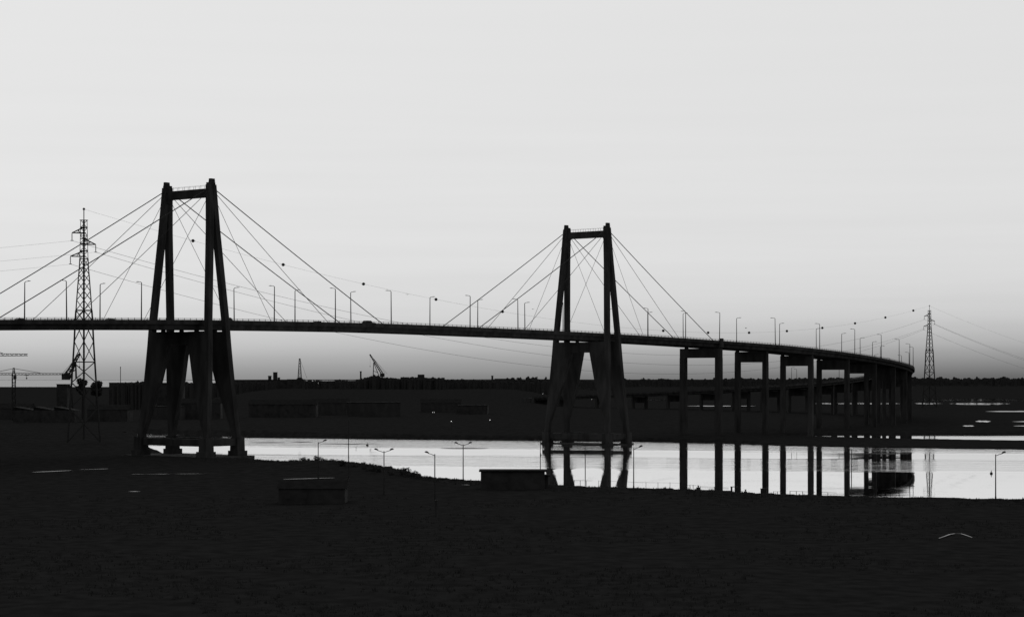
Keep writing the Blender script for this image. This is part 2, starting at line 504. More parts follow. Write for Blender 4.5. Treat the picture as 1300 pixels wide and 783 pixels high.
def quad(s, v, z, wt, wl):
    """four corners, counter-clockwise seen from above, of a leg section"""
    return [bp(s - wl / 2, v - wt / 2, z), bp(s - wl / 2, v + wt / 2, z), bp(s + wl / 2, v + wt / 2, z), bp(s + wl / 2, v - wt / 2, z)]


def av(z): return float(np.interp(z, (2, 9.1, 26.5, 36, 46, 85), (7.2, 6.56, 4.95, 4.2, 3.75, .55)))
def opening(z): return float(np.interp(z, (2, 9.1, 26.5, 38), (16.0, 13.9, 7.75, 4.75)))
def outer(z): return 10.95 + .0605 * (91.0 - z)
TOP = 91.0


def pylon(sp_, cap_z, cl, cw, tz):
    crown = MB()
    WL = 1.9
    for sv in (-1, 1):      # column heads: two steps, the outer one taller
        vo = outer(TOP)
        crown.loft([quad(sp_, sv * (vo - .95), 87.6, 1.9, 2.5), quad(sp_, sv * (vo - .95), 90.0, 1.9, 2.2)])
        crown.loft([quad(sp_, sv * (vo - .50), 90.0, 1.0, 2.0), quad(sp_, sv * (vo - .48), 91.2, .9, 1.8)])
        crown.loft([quad(sp_, sv * (vo - 1.75), 88.7, .5, 1.4), quad(sp_, sv * (vo - 1.7), 89.7, .4, 1.2)])
    # portal beam with haunches
    vi = outer(86) - 1.88
    crown.hexa([bp(sp_ - .9, -vi, 85.3), bp(sp_ - .9, vi, 85.3), bp(sp_ + .9, vi, 85.3), bp(sp_ + .9, -vi, 85.3)],
               [bp(sp_ - .9, -vi, 88.05), bp(sp_ - .9, vi, 88.05), bp(sp_ + .9, vi, 88.05), bp(sp_ + .9, -vi, 88.05)])
    for sv in (-1, 1):
        a_, c_ = sv * (vi + .1), sv * (vi - 1.2)
        lo = [bp(sp_ - .85, min(a_, sv * (vi + .05)), 83.9), bp(sp_ - .85, max(a_, sv * (vi + .05)), 83.9), bp(sp_ + .85, max(a_, sv * (vi + .05)), 83.9), bp(sp_ + .85, min(a_, sv * (vi + .05)), 83.9)]
        hi = [bp(sp_ - .85, min(a_, c_), 85.5), bp(sp_ - .85, max(a_, c_), 85.5), bp(sp_ + .85, max(a_, c_), 85.5), bp(sp_ + .85, min(a_, c_), 85.5)]
        crown.hexa(lo, hi)
    py = crown.build('pylon', M_CONC, bridge, ORG)
    for sl_ in (-1, 1):
        for sv in (-1, 1):
            mb = MB(); rings = []
            for z in (2.0, 9.1, 20, 26.5, 32, 38.0, 38.05, 42.2, 42.25, 46, 60, 75, 89.3):
                o = outer(z)
                wt = 1.9 if z > 42.22 else min(o - .9, max(2.0, o - opening(z)))
                if 38.02 < z <= 42.22: wt = o - 4.7
                rings.append(quad(sp_ + sl_ * av(z), sv * (o - wt / 2), z, wt, WL))
            mb.loft(rings); mb.build('leg', M_CONC, py, ORG)
            pd = MB()        # stepped pedestal
            o = outer(5) - 1.1
            pd.loft([quad(sp_ + sl_ * av(4), sv * o, tz - 5.0, 4.4, 4.4), quad(sp_ + sl_ * av(4), sv * o, tz - 1.6, 4.4, 4.4)])
            pd.loft([quad(sp_ + sl_ * av(5), sv * o, tz - 1.6, 3.4, 3.4), quad(sp_ + sl_ * av(5), sv * o, tz + 2.7, 3.2, 3.2)])
            pd.build('pedestal', M_CONC, py, ORG)
        mb = MB(); s_ = sp_ + sl_ * av(40)
        mb.hexa([bp(s_ - .85, -4.75, 38.0), bp(s_ - .85, 4.75, 38.0), bp(s_ + .85, 4.75, 38.0), bp(s_ + .85, -4.75, 38.0)],
                [bp(s_ - .85, -4.75, 42.15), bp(s_ - .85, 4.75, 42.15), bp(s_ + .85, 4.75, 42.15), bp(s_ + .85, -4.75, 42.15)])
        for v in (-7.7, 7.7):
            mb.loft([quad(s_, v, 42.1, 1.2, 1.2), quad(s_, v, road_z(s_) - 2.03, 1.0, 1.0)])   # bearings
        mb.build('cross_beam', M_CONC, py, ORG)
    mb = MB(); o = outer(6) - 1.1; a_ = av(6)
    for sl_ in (-1, 1):
        s_ = sp_ + sl_ * a_
        mb.hexa([bp(s_ - .9, -o + 1.5, tz), bp(s_ - .9, o - 1.5, tz), bp(s_ + .9, o - 1.5, tz), bp(s_ + .9, -o + 1.5, tz)],
                [bp(s_ - .9, -o + 1.5, tz + 2.3), bp(s_ - .9, o - 1.5, tz + 2.3), bp(s_ + .9, o - 1.5, tz + 2.3), bp(s_ + .9, -o + 1.5, tz + 2.3)])
    for sv in (-1, 1):
        mb.hexa([bp(sp_ - a_ + 1.5, sv * o - .9, tz + .05), bp(sp_ - a_ + 1.5, sv * o + .9, tz + .05), bp(sp_ + a_ - 1.5, sv * o + .9, tz + .05), bp(sp_ + a_ - 1.5, sv * o - .9, tz + .05)],
                [bp(sp_ - a_ + 1.5, sv * o - .9, tz + 2.25), bp(sp_ - a_ + 1.5, sv * o + .9, tz + 2.25), bp(sp_ + a_ - 1.5, sv * o + .9, tz + 2.25), bp(sp_ + a_ - 1.5, sv * o - .9, tz + 2.25)])
    mb.build('tie_beam', M_CONC, py, ORG)
    mb = MB(); mb.loft([quad(sp_, 0, -2.5, cl, cw), quad(sp_, 0, cap_z, cl, cw)])
    mb.build('pile_cap', M_CONC, py, ORG)
    mb = MB()
    for sl_ in (-.85, .85):
        for z in (89.1,): mb.tube([bp(sp_ + sl_, -vi, z), bp(sp_ + sl_, vi, z)], .03, 4)
        for i in range(8):
            v = -vi + .5 + (2 * vi - 1) * i / 7; mb.tube([bp(sp_ + sl_, v, 88.03), bp(sp_ + sl_, v, 89.15)], .05, 4)
    mb.build('railing', M_STEEL, py, ORG)
    for sl_ in (-1, 1):
        for sv in (-1, 1):
            for d, r_, zt in ((85.5, .15, 88.7), (56.7, .085, 88.1), (28.4, .07, 87.4)):
                mb = MB(); s_ = sp_ + sl_ * d; z0 = road_z(s_) + .35
                A = bp(sp_, sv * (outer(88) - .95), zt); B = bp(s_, sv * 9.55, z0); pts = []
                for k in range(9):
                    t = k / 8; q = A.lerp(B, t); q.z -= 4 * (.004 * d) * t * (1 - t); pts.append(q)
                mb.tube(pts, r_, 6)
                p, t_, n_ = path(s_)
                mb.box((B.x, B.y, B.z - .05), (.6, 1.3, .8), math.atan2(n_.y, n_.x))
                mb.build('stay_cable', M_CABLE, bridge, ORG)

pylon(0.0, 2.4, 38.5, 21, 5.6); pylon(225.0, .3, 34.5, 16.6, 2.2)


def pier(s, hv, wc, cap):
    zt = road_z(s) - 2.07; mb = MB()
    mb.loft([quad(s, 0, zt - cap, 2 * hv + wc, wc * .9), quad(s, 0, zt - .5, 2 * hv + wc, wc * .9)])
    for v in (-7.7, 7.7): mb.loft([quad(s, v, zt - .52, 1.5, 1.3), quad(s, v, zt + .05, 1.3, 1.1)])
    o = mb.build('pier', M_CONC, bridge, ORG)
    for sv in (-1, 1):
        g = bp(s, sv * hv, 0); z = min(0, gz(g.x, g.y)) - 1.5
        mb = MB(); mb.loft([quad(s, sv * hv, z, wc * 1.04, wc * 1.04), quad(s, sv * hv, zt - cap + .002, wc, wc)])
        mb.build('column', M_CONC, o, ORG)
for s in (-90.0, 315.0): pier(s, 9.3, 2.6, 4.7)
for s in [-135, -180, -225] + [360 + 45 * k for k in range(21)]: pier(float(s), 7.45, 2.2, 5.4)
for s in (-89.0, 314.0):       # end blocks of the stays above the first approach piers
    mb = MB(); mb.loft([quad(s + 1, 10.75, road_z(s) - 2.2, 1.0, 2.4), quad(s + 1, 10.75, road_z(s) + 1.9, .9, 2.0)])
    mb.build('anchor_block', M_CONC, deck, ORG)
# far abutment
mb = MB(); mb.loft([quad(S1 + 4, 0, -2, 26, 14), quad(S1 + 4, 0, road_z(S1) - .1, 21, 14)]); mb.build('abutment', M_CONC, bridge, ORG)
mb = MB(); mb.loft([quad(S0 - 4, 0, -2, 26, 14), quad(S0 - 4, 0, road_z(S0) - .1, 21, 14)]); mb.build('abutment', M_CONC, bridge, ORG)

# ------------------------------------------------------------------ street lamps on the bridge
def make_deck_lamp():
    root = empty('street_lamp')
    mb = MB(); mb.tube([(0, 0, 0), (0, 0, .5), (0, 0, .55), (0, 0, 12.0)], [.26, .26, .21, .13], 8); mb.build('pole', M_STEEL, root)
    mb = MB(); mb.tube([(0, 0, 11.75), (.1, 0, 12.05), (.5, 0, 12.22), (1.5, 0, 12.3)], [.1, .1, .09, .08], 6); mb.build('arm', M_STEEL, root)
    mb = MB(); mb.loft([[(1.3, -.09, 12.26), (1.3, .09, 12.26), (1.3, .07, 12.38), (1.3, -.07, 12.38)][::-1],
                        [(1.7, -.2, 12.22), (1.7, .2, 12.22), (1.7, .14, 12.46), (1.7, -.14, 12.46)][::-1],
                        [(2.5, -.12, 12.3), (2.5, .12, 12.3), (2.5, .08, 12.4), (2.5, -.08, 12.4)][::-1]])
    mb.build('lamp_head', M_DARKSTEEL, root)
    return root


def solve(px, v):
    lo, hi = -120.0, 610.0
    f = lambda s: 650 + F * bp(s, v, 0).x / bp(s, v, 0).y
    for _ in range(50):
        m = (lo + hi) / 2
        if f(m) < px: lo = m
        else: hi = m
    return lo


NUM = ['first', 'second', 'third', 'fourth', 'fifth', 'sixth', 'seventh', 'eighth', 'ninth', 'tenth', 'eleventh', 'twelfth']
near_s = [(-58.5, 'second left of the near pylon'), (-29, 'just left of the near pylon'), (29.8, 'first right of the near pylon'),
          (60, 'second right of the near pylon'), (89.6, 'third right of the near pylon'), (135, 'third left of the far pylon'),
          (165, 'second left of the far pylon'), (195, 'close against the far pylon on its left'), (257, 'first right of the far pylon'),
          (287, 'second right of the far pylon'), (315.5, 'above the first viaduct pier'), (366, 'above the second viaduct pier'),
          (411, 'above the third viaduct pier'), (456, 'above the fourth viaduct pier'), (502, 'where the viaduct starts to bend'),
          (547, 'halfway round the viaduct bend'), (593, 'just before the tip of the bend'), (632, 'at the very tip of the viaduct bend'),
          (698, 'first one just past the tip of the bend'), (736, 'second one past the tip of the bend'), (776, 'third one past the tip of the bend'),
          (893, 'seen under the deck between the fourth pier columns'), (966, 'seen under the deck between the third pier columns')]
far_s = [(-59, 'second left of the near pylon'), (-29.3, 'just left of the near pylon'), (29.8, 'first right of the near pylon'),
         (59.6, 'second right of the near pylon'), (89, 'third right of the near pylon'), (134, 'third left of the far pylon'),
         (163.5, 'second left of the far pylon'), (194.6, 'close against the far pylon on its left'), (255, 'first right of the far pylon'), (285.4, 'second right of the far pylon'),
         (314.8, 'above the first viaduct pier'), (362.2, 'above the second viaduct pier'), (405, 'above the third viaduct pier'),
         (451, 'above the fourth viaduct pier'), (492, 'where the viaduct starts to bend'), (533, 'halfway round the viaduct bend'),
         (572, 'just before the tip of the bend'), (620, 'first one just past the tip of the bend'), (724, 'second one past the tip of the bend'),
         (937, 'seen under the deck between the third pier columns')]
proto = make_deck_lamp(); first = True
for lst, sv, side in ((near_s, 1, 'near'), (far_s, -1, 'far')):
    for s, where in lst:
        o = proto if first else copy_tree(proto); first = False
        p = bp(s, sv * 9.35, road_z(s)); _, t, n_ = path(s)
        o.location = p; o.rotation_euler.z = math.atan2(-sv * n_.y, -sv * n_.x) + random.uniform(-.06, .06)
        o.scale.z = (1.03 if s < 300 else 1.1) * random.uniform(.99, 1.01); o.rotation_euler.x = random.gauss(0, .006); o.rotation_euler.y = random.gauss(0, .006)
        tag(o, 'street lamp on the %s deck edge, %s' % (side, where), 'street lamp', 'street lamps along the bridge deck')
# pole base sits on the road edge

# ------------------------------------------------------------------ vehicles on the bridge
def make_vehicle(kind, paint):
    """length along +y"""
    root = empty(kind)
    if kind == 'delivery_van': L, W_, H, prof = 4.8, 1.85, 2.05, [(-2.4, .35), (2.4, .35), (2.4, 1.0), (1.6, 1.2), (.9, 1.85), (.6, 2.05), (-1.6, 2.05), (-2.3, 1.5)]
    elif kind == 'lorry': L, W_, H, prof = 8, 2.4, 3.3, [(-4, .6), (2.0, .6), (2.0, 3.4), (-4, 3.4)]
    else: L, W_, H, prof = 4.3, 1.75, 1.5, [(-2.15, .3), (2.15, .3), (2.15, .75), (1.2, .95), (.55, 1.42), (-1.1, 1.46), (-1.9, 1.0), (-2.15, .95)]
    def ext(mb, pr, w0, w1=None):
        n = len(pr); w1 = w1 or w0
        vs_ = [(-(w0 if z < 1.05 else w1) / 2, y, z) for y, z in pr] + [((w0 if z < 1.05 else w1) / 2, y, z) for y, z in pr]
        fs = [tuple(range(n)), tuple(reversed(range(n, 2 * n)))] + [(i, i + n, (i + 1) % n + n, (i + 1) % n) for i in range(n)]
        mb.add(vs_, fs)
    mb = MB(); ext(mb, prof, W_, W_ * .9)
    body = mb.build('body' if kind != 'lorry' else 'cargo_box', paint, root)
    if kind == 'lorry':
        mb = MB(); ext(mb, [(2.15, .6), (4.0, .6), (4.0, 1.6), (3.75, 2.7), (2.15, 2.75)], W_); mb.build('cab', paint, root)
        mb = MB(); mb.box((0, 4.0, 2.0), (2.0, .25, .7)); mb.build('windscreen', M_GLASS, root)
    else:
        mb = MB(); k = 1.0 if kind == 'delivery_van' else .0
        if k: mb.box((0, 1.05, 1.5), (1.6, .6, .35)); 
        else: mb.box((0, -.35, 1.18), (W_ * .93, 2.1, .32))
        mb.build('window', M_GLASS, root)
    wy = (L * .31, -L * .31)
    for y in wy:
        for x in (-W_ / 2 + .1, W_ / 2 - .1):
            r = .34 if kind != 'lorry' else .5
            mb = MB(); mb.tube([(x - .12, y, r), (x + .12, y, r)], r, 14); t_ = mb.build('wheel', M_TYRE, root)
            mb = MB(); mb.tube([(x - .135, y, r), (x + .135, y, r)], r * .55, 10); mb.build('rim', M_STEEL, t_)
    for x in (-W_ * .35, W_ * .35):
        mb = MB(); mb.box((x, L / 2, .72), (.3, .06, .16)); mb.build('headlight', M_GLASS, root)
    return root
protoV = {}
for kind, s, v, d, lab, cat in [
        ('car', -67.5, -.5, 1, 'low dark car driving on the bridge far left of the near pylon', 'car'),
        ('car', -32.5, -.5, 1, 'low dark car driving just left of the near pylon', 'car'),
        ('delivery_van', 16.5, 1.0, 1, 'dark van on the bridge just right of the near pylon', 'van'),
        ('car', 62.0, -.5, 1, 'low dark car beside the lamps near midspan, left one', 'car'),
        ('delivery_van', 85.5, 2.0, 1, 'dark van on the bridge deck near midspan', 'van'),
        ('car', 91.0, -.5, 1, 'low dark car right behind the dark van near midspan', 'car'),
        ('car', 163.0, -.5, 1, 'low dark car on the bridge left of the far pylon', 'car')]:
    name = kind
    if kind not in protoV: o = protoV[kind] = make_vehicle(name, M_CARS[0])
    else: o = copy_tree(protoV[kind])
    _, t, n_ = path(s); p = bp(s, v, road_z(s) + .014); o.location = p
    o.rotation_euler.z = math.atan2(t.y, t.x) - math.pi / 2
    tag(o, lab, cat, 'vehicles crossing the bridge')
# ------------------------------------------------------------------ power line
def make_tower(tm=1.0):
    root = empty('power_pylon'); H = 93 - 3
    zs = [(0, 12.4), (13, 10.6), (23, 9.3), (31, 8.3), (39, 7.3), (47, 6.6), (51, 6.0), (55, 5.45), (58.5, 4.9), (62, 4.4), (65, 3.9), (68, 3.4), (71, 3.15), (74, 2.95), (77, 2.8), (80, 2.65), (83, 2.5), (86, 2.4)]
    mb = MB()
    def c(z, w_): h = w_ / 2; return [Vector((-h, -h, z)), Vector((h, -h, z)), Vector((h, h, z)), Vector((-h, h, z))]
    for i in range(len(zs) - 1):
        a, b_ = c(*zs[i]), c(*zs[i + 1]); tk = tm * (.46 if i < 6 else (.3 if i < 12 else .17))
        for k in range(4):
            mb.bar(a[k], b_[k], tk * 1.15)
            q = (k + 1) % 4
            if 3 <= i <= 11:
                m0, m1 = (a[k] + a[q]) / 2, (b_[k] + b_[q]) / 2
                mb.bar(m0, m1, tk * .5)
                for u0, u1 in ((a[k], b_[k]), (a[q], b_[q])): mb.bar(u0, m1, tk * .5); mb.bar(m0, u1, tk * .5)
            else:
                mb.bar(a[k], b_[q], tk * .62); mb.bar(a[q], b_[k], tk * .62)
            if i in (2, 5, 11) or i > 11: mb.bar(b_[k], b_[(k + 1) % 4], tk * .6)
    mb.build('tower_body', M_STEEL, root)
    mb = MB(); mb.bar((0, 0, 86), (0, 0, 90.5), .3); mb.box((0, 0, 86.0), (3.2, .25, .25)); mb.ball((0, 0, 90.3), .5); mb.build('peak_mast', M_STEEL, root)
    mb = MB(); mb.bar((0, 0, 1), (0, 0, 86), .62)
    for z in range(2, 86, 3): mb.box((0, 0, z), (.9, .12, .12))
    mb.build('ladder', M_STEEL, root)
    for sx, z, L in ((-1, 81.0, 4.5), (1, 76.6, 4.5), (-1, 71.9, 5.1)):
        a = MB(); w_ = 1.3
        tip = Vector((sx * L, 0, z))
        for y in (-1.2, 1.2):
            a.bar((0, y, z), tip, .3); a.bar((0, y, z + 2.2), tip, .34)
            a.bar((sx * 1.3, y, z + 2.0), tip + Vector((-sx * L * .45, -y * .3, 0)), .2)
            a.bar((sx * 2.4, y * .5, z + 1.2), (sx * 1.2, y * .7, z), .2)
        a.box((sx * .8, 0, z), (3.2, 2.6, .22)); a.box((0, 0, z + 2.2), (2.9, 2.6, .22))
        ar = a.build('cross_arm', M_STEEL, root)
        b_ = MB(); b_.tube([tip, tip + Vector((0, 0, -2.9))], .12, 6)
        for k in range(9): b_.tube([tip + Vector((0, 0, -.5 - .24 * k)), tip + Vector((0, 0, -.6 - .24 * k))], .2, 8)
        b_.box(tip + Vector((0, 0, -2.95)), (1.1, 1.1, .18)); b_.build('insulator', M_DARKSTEEL, ar)
    return root
TL, TR = at(106.5, 766), at(1180, 1759)
tw = make_tower(); tw.location = (TL.x, TL.y, 2.6); tw.rotation_euler.z = -math.atan2(TL.x, TL.y)
tag(tw, 'tall lattice power pylon standing behind the left end of the bridge', 'power pylon', 'lattice power pylons')
tw2 = make_tower(1.55); tw2.location = (TR.x, TR.y, 2.0); tw2.rotation_euler.z = -math.atan2(TR.x, TR.y)
tag(tw2, 'small distant lattice power pylon right of the viaduct bend', 'power pylon', 'lattice power pylons')


def wire_pts(A, B, sag, n=60):
    return [Vector((A.x + (B.x - A.x) * t, A.y + (B.y - A.y) * t, A.z + (B.z - A.z) * t - 4 * sag * t * (1 - t))) for t in [i / n for i in range(n + 1)]]
ew = MB(); A, B = Vector((TL.x, TL.y, 92.8)), Vector((TR.x, TR.y, 92.2)); SG = 35
ew.tube(wire_pts(A, B, SG), .032, 5)
ewo = ew.build('earth_wire', M_CABLE); tag(ewo, 'thin sagging top wire strung with dark balls between the two lattice pylons', 'wire')
for px in (245, 359.5, 461.5, 553.5, 638, 842, 899, 951, 999, 1044, 1085.5, 1124, 1159.5):
    k = (px - 650) / F; t = (k * A.y - A.x) / ((B.x - A.x) - k * (B.y - A.y))
    c = Vector((A.x + (B.x - A.x) * t, A.y + (B.y - A.y) * t, A.z + (B.z - A.z) * t - 4 * SG * t * (1 - t)))
    mb = MB(); mb.ball((0, 0, 0), .68 + .35 * t, 14, 10); mb.tube([(-.9, -1.2, 0), (.9, 1.2, 0)], .06, 5)
    o = mb.build('marker_ball', M_BALL, ewo, (0, 0, 0), smooth=True); o.location = c
arms = [(-4.5, 81.0 - 3.0, 38, 'upper left'), (4.5, 76.6 - 3.0, 40, 'right'), (-5.1, 71.9 - 3.0, 41, 'lower left')]
FR = at(1720, 2600)
FL = at(-1700, 760)
for dx, z, sag, nm in arms:
    mb = MB(); A = Vector((TL.x + dx, TL.y, z + 2.6)); B = Vector((TR.x + dx, TR.y, z + 2.0))
    mb.tube(wire_pts(A, B, sag), .06, 5)
    tag(mb.build('power_line', M_CABLE), 'sagging power wire from the %s arms, hanging between the two lattice pylons' % nm, 'wire', 'power wires')
    mb = MB(); mb.tube(wire_pts(B, Vector((FR.x + dx, FR.y, 36 + z - 78)), 46), .07, 5)
    tag(mb.build('power_line', M_CABLE), 'power wire from the %s arm of the distant pylon dropping away to the right' % nm, 'wire', 'power wires')
    mb = MB(); mb.tube(wire_pts(A, Vector((FL.x + dx, FL.y, z + 2)), 14), .03, 5)
    tag(mb.build('power_line', M_CABLE), 'faint power wire from the %s arm of the tall pylon running off left' % nm, 'wire', 'power wires')
mb = MB(); mb.tube(wire_pts(Vector((TR.x, TR.y, 92)), Vector((FR.x, FR.y, 52)), 44), .04, 5)
tag(mb.build('earth_wire', M_CABLE), 'thin top wire dropping right from the distant lattice pylon', 'wire')

# ------------------------------------------------------------------ near bank lamps
def make_bank_lamp(double=False, H=9.4):
    root = empty('street_lamp')
    mb = MB(); mb.tube([(0, 0, 0), (0, 0, .9), (0, 0, 1.0), (0, 0, H)], [.18, .17, .13, .09], 8); mb.build('pole', M_STEEL, root)
    for sx in ((1, -1) if double else (1,)):
        mb = MB(); mb.tube([(0, 0, H - .35), (sx * .6, 0, H - .08), (sx * 1.35, 0, H + .12)], .065, 6); mb.build('arm', M_STEEL, root)
        mb = MB(); pr = []
        for x, w_, h in ((1.2, .09, .08), (1.4, .26, .2), (1.75, .3, .22), (2.05, .12, .1)):
            zz = H + .1 + (x - 1.2) * .28
            ring = [(sx * x, -w_, zz), (sx * x, w_, zz), (sx * x, w_ * .7, zz + h * 1.6), (sx * x, -w_ * .7, zz + h * 1.6)]
            pr.append(ring if sx < 0 else ring[::-1])
        mb.loft(pr); mb.build('lamp_head', M_DARKSTEEL, root)
    return root
single = make_bank_lamp(); dbl = make_bank_lamp(True); us, ud = False, False
for px, yt, d, two, lab in [
        (404, 560.5, 0, 0, 'lamp with its head pointing right above the dark shrubs, leftmost on the near bank'),
        (487.5, 572, .1, 1, 'short looking twin headed lamp rising behind the shrubby mound'),
        (552, 575.5, math.pi, 0, 'single lamp with its head pointing left, between the two twin headed lamps'),
        (588, 563.5, 0, 1, 'tall twin headed lamp left of the flat roofed shed'),
        (686, 559.5, math.pi, 0, 'lamp with a long arm pointing left, rising behind the flat roofed shed'),
        (743, 564.5, math.pi, 0, 'lamp with head pointing left, between the reflections of the far pylon legs'),
        (804.5, 568, 0, 0, 'lamp with head pointing right, right of the far pylon reflection'),
        (1081, 569.5, math.pi, 0, 'lamp by the water left of the wide dark reflection of the viaduct'),
        (1264, 576, 0, 0, 'lamp with head pointing right, standing alone at the right end of the bank')]:
    H = 9.4; D = (CZ - 2.6 - H) * F / (yt - 481)
    for _ in range(3):
        g = at(px, D); z = gz(g.x, g.y); D = (CZ - z - H) * F / (yt - 481)
    if two: o = dbl if not ud else copy_tree(dbl); ud = True
    else: o = single if not us else copy_tree(single); us = True
    g = at(px, D); o.location = (g.x, g.y, gz(g.x, g.y) - .05); o.rotation_euler.z = d + random.uniform(-.2, .2)
    tag(o, lab, 'street lamp', 'street lamps on the near bank')
# bare mast
g = at(442.5, 480); mb = MB(); mb.tube([(0, 0, 0), (0, 0, 14.3)], [.14, .07], 8)
root = empty('flag_pole', (g.x, g.y, gz(g.x, g.y))); mb.build('pole', M_STEEL, root)
mb = MB(); mb.ball((0, 0, 14.35), .14); mb.build('finial', M_STEEL, root)
mb = MB(); mb.box((0, 0, .2), (.7, .7, .5)); mb.build('base', M_CONC, root)
tag(root, 'bare thin mast without arms between the leftmost lamp and the shrubby mound', 'mast')

# ------------------------------------------------------------------ buildings
def building(name, lab, cat, px, D, w_, d_, h, roof='flat', mat_=None, floors=1, cols=4, rz=0.0, z=None, group=None, extras=None, winh=1.2):
    g = at(px, D); z = gz(g.x, g.y) if z is None else z
    root = empty(name, (g.x, g.y, z), rz); m = mat_ or M_PLASTER
    mb = MB(); mb.box((0, 0, (h - 1.5) / 2), (w_, d_, h + 1.5)); mb.build('wall', m, root)
    mb = MB()
    if roof == 'flat':
        mb.box((0, 0, h + .15), (w_ + .8, d_ + .8, .3))
    elif roof == 'gable':
        rh = d_ * .22; hw, hd = w_ / 2 + .4, d_ / 2 + .4
        mb.add([(-hw, -hd, h + .01), (hw, -hd, h + .01), (hw, hd, h + .01), (-hw, hd, h + .01), (-hw, 0, h + rh), (hw, 0, h + rh)],
               [(3, 2, 1, 0), (0, 1, 5, 4), (2, 3, 4, 5), (0, 4, 3), (1, 2, 5)])
    elif roof == 'saw':
        n = max(2, int(w_ / 12)); q = w_ / n
        for i in range(n):
            x0 = -w_ / 2 + i * q
            mb.add([(x0, -d_ / 2, h + .01), (x0 + q, -d_ / 2, h + .01), (x0 + q, d_ / 2, h + .01), (x0, d_ / 2, h + .01), (x0 + .1, -d_ / 2, h + 2), (x0 + .1, d_ / 2, h + 2)],
                   [(3, 2, 1, 0), (0, 1, 4), (2, 3, 5), (1, 2, 5, 4), (0, 4, 5, 3)])
    rf = mb.build('roof', M_ROOF, root)
    if extras: extras(rf, root, h)
    for f in range(floors):
        for c in range(cols):
            x = -w_ / 2 + w_ * (c + .5) / cols; zz = (f + .55) * h / floors; ww = min(w_ / cols * .45, 3.0)
            if f == 0 and c == cols // 2:
                mb = MB(); mb.box((x, -d_ / 2 - .03, min(1.1, h * .3)), (ww, .1, min(2.2, h * .6))); mb.build('door', M_DARKSTEEL, root); continue
            mb = MB(); mb.box((x, -d_ / 2 - .02, zz), (ww, .08, min(winh, h / floors * .5))); wn = mb.build('window', M_GLASS, root)
    return tag(root, lab, cat, group)


def roofbox(x, w_, h_):
    def f(rf, root, h):
        mb = MB(); mb.box((x, 0, h + .3 + h_ / 2), (w_, w_ * .8, h_)); mb.build('roof_house', M_PLASTER2, rf)
    return f
building('shed', 'flat roofed low shed on the near bank beside the water', 'shed', 651, 441, 14.2, 7, 3.9, cols=4, mat_=M_PLASTER2)
building('shed', 'small lean hut stuck to the right end of the flat roofed shed', 'shed', 692, 443, 1.3, 3, 2.6, cols=1, mat_=M_PLASTER2)
# far shore town and port
HT = 'port and town buildings along the skyline'
building('factory_hall', 'long flat factory hall on the skyline between the near pylon and the pointed mast', 'factory', 331, 2300, 66, 30, 11.4, 'flat', M_PLASTER2, 1, 9, group=HT)
building('factory_hall', 'flat factory hall under the pointed lattice mast on the skyline', 'factory', 376, 2290, 18, 24, 10.9, 'flat', M_PLASTER2, 1, 4, group=HT)
building('block_tower', 'narrow block tower with small towers at its foot on the long factory roof line', 'tower', 349.5, 2320, 4.6, 4.6, 19, 'flat', M_PLASTER2, 3, 1, group=HT)
building('stair_tower', 'short stub tower left of the narrow block tower on the skyline', 'tower', 342.5, 2320, 3.4, 4, 14.5, 'gable', M_PLASTER2, 2, 1, group=HT)
building('stair_tower', 'short stub tower right of the narrow block tower on the skyline', 'tower', 354, 2325, 2.4, 4, 12.8, 'flat', M_PLASTER2, 2, 1, group=HT)
building('apartment_building', 'broad town block with a square roof box on the skyline right of the leaning crane', 'building', 534, 2250, 24, 14, 12.0, 'flat', M_PLASTER, 4, 6, group=HT, extras=roofbox(.5, 7.5, 4.0))
building('apartment_building', 'lower town block stepping down right of the block with the roof box', 'building', 556, 2260, 12, 12, 11.6, 'flat', M_PLASTER, 4, 4, group=HT)
building('apartment_building', 'low gabled town house left of the block with the roof box', 'building', 514, 2240, 9, 10, 11, 'gable', M_PLASTER, 3, 3, group=HT)
building('church_tower', 'small pointed tower on the skyline left of the far pylon', 'tower', 625, 2300, 2.2, 2.2, 15.0, 'gable', M_PLASTER, 2, 1, group=HT)
building('warehouse', 'low long warehouse on the skyline beside the small pointed tower', 'warehouse', 640, 2300, 22, 14, 11.5, 'flat', M_PLASTER, 1, 6, group=HT)
building('warehouse', 'low warehouse on the shore between the tall lattice pylon and the near bridge pylon', 'warehouse', 160, 1700, 26, 16, 22.0, 'flat', M_PLASTER2, 4, 6, group=HT)
building('warehouse', 'warehouse seen between the legs of the near bridge pylon', 'warehouse', 217, 1750, 22, 16, 21.5, 'flat', M_PLASTER2, 3, 4, group=HT)
building('warehouse', 'dark low dock shed at the foot of the harbour crane behind the tall lattice pylon', 'warehouse', 80.5, 1350, 7.0, 10, 21.5, 'flat', M_PLASTER2, 4, 2, group=HT)
LW = 'dim sheds on the far bank below the skyline'
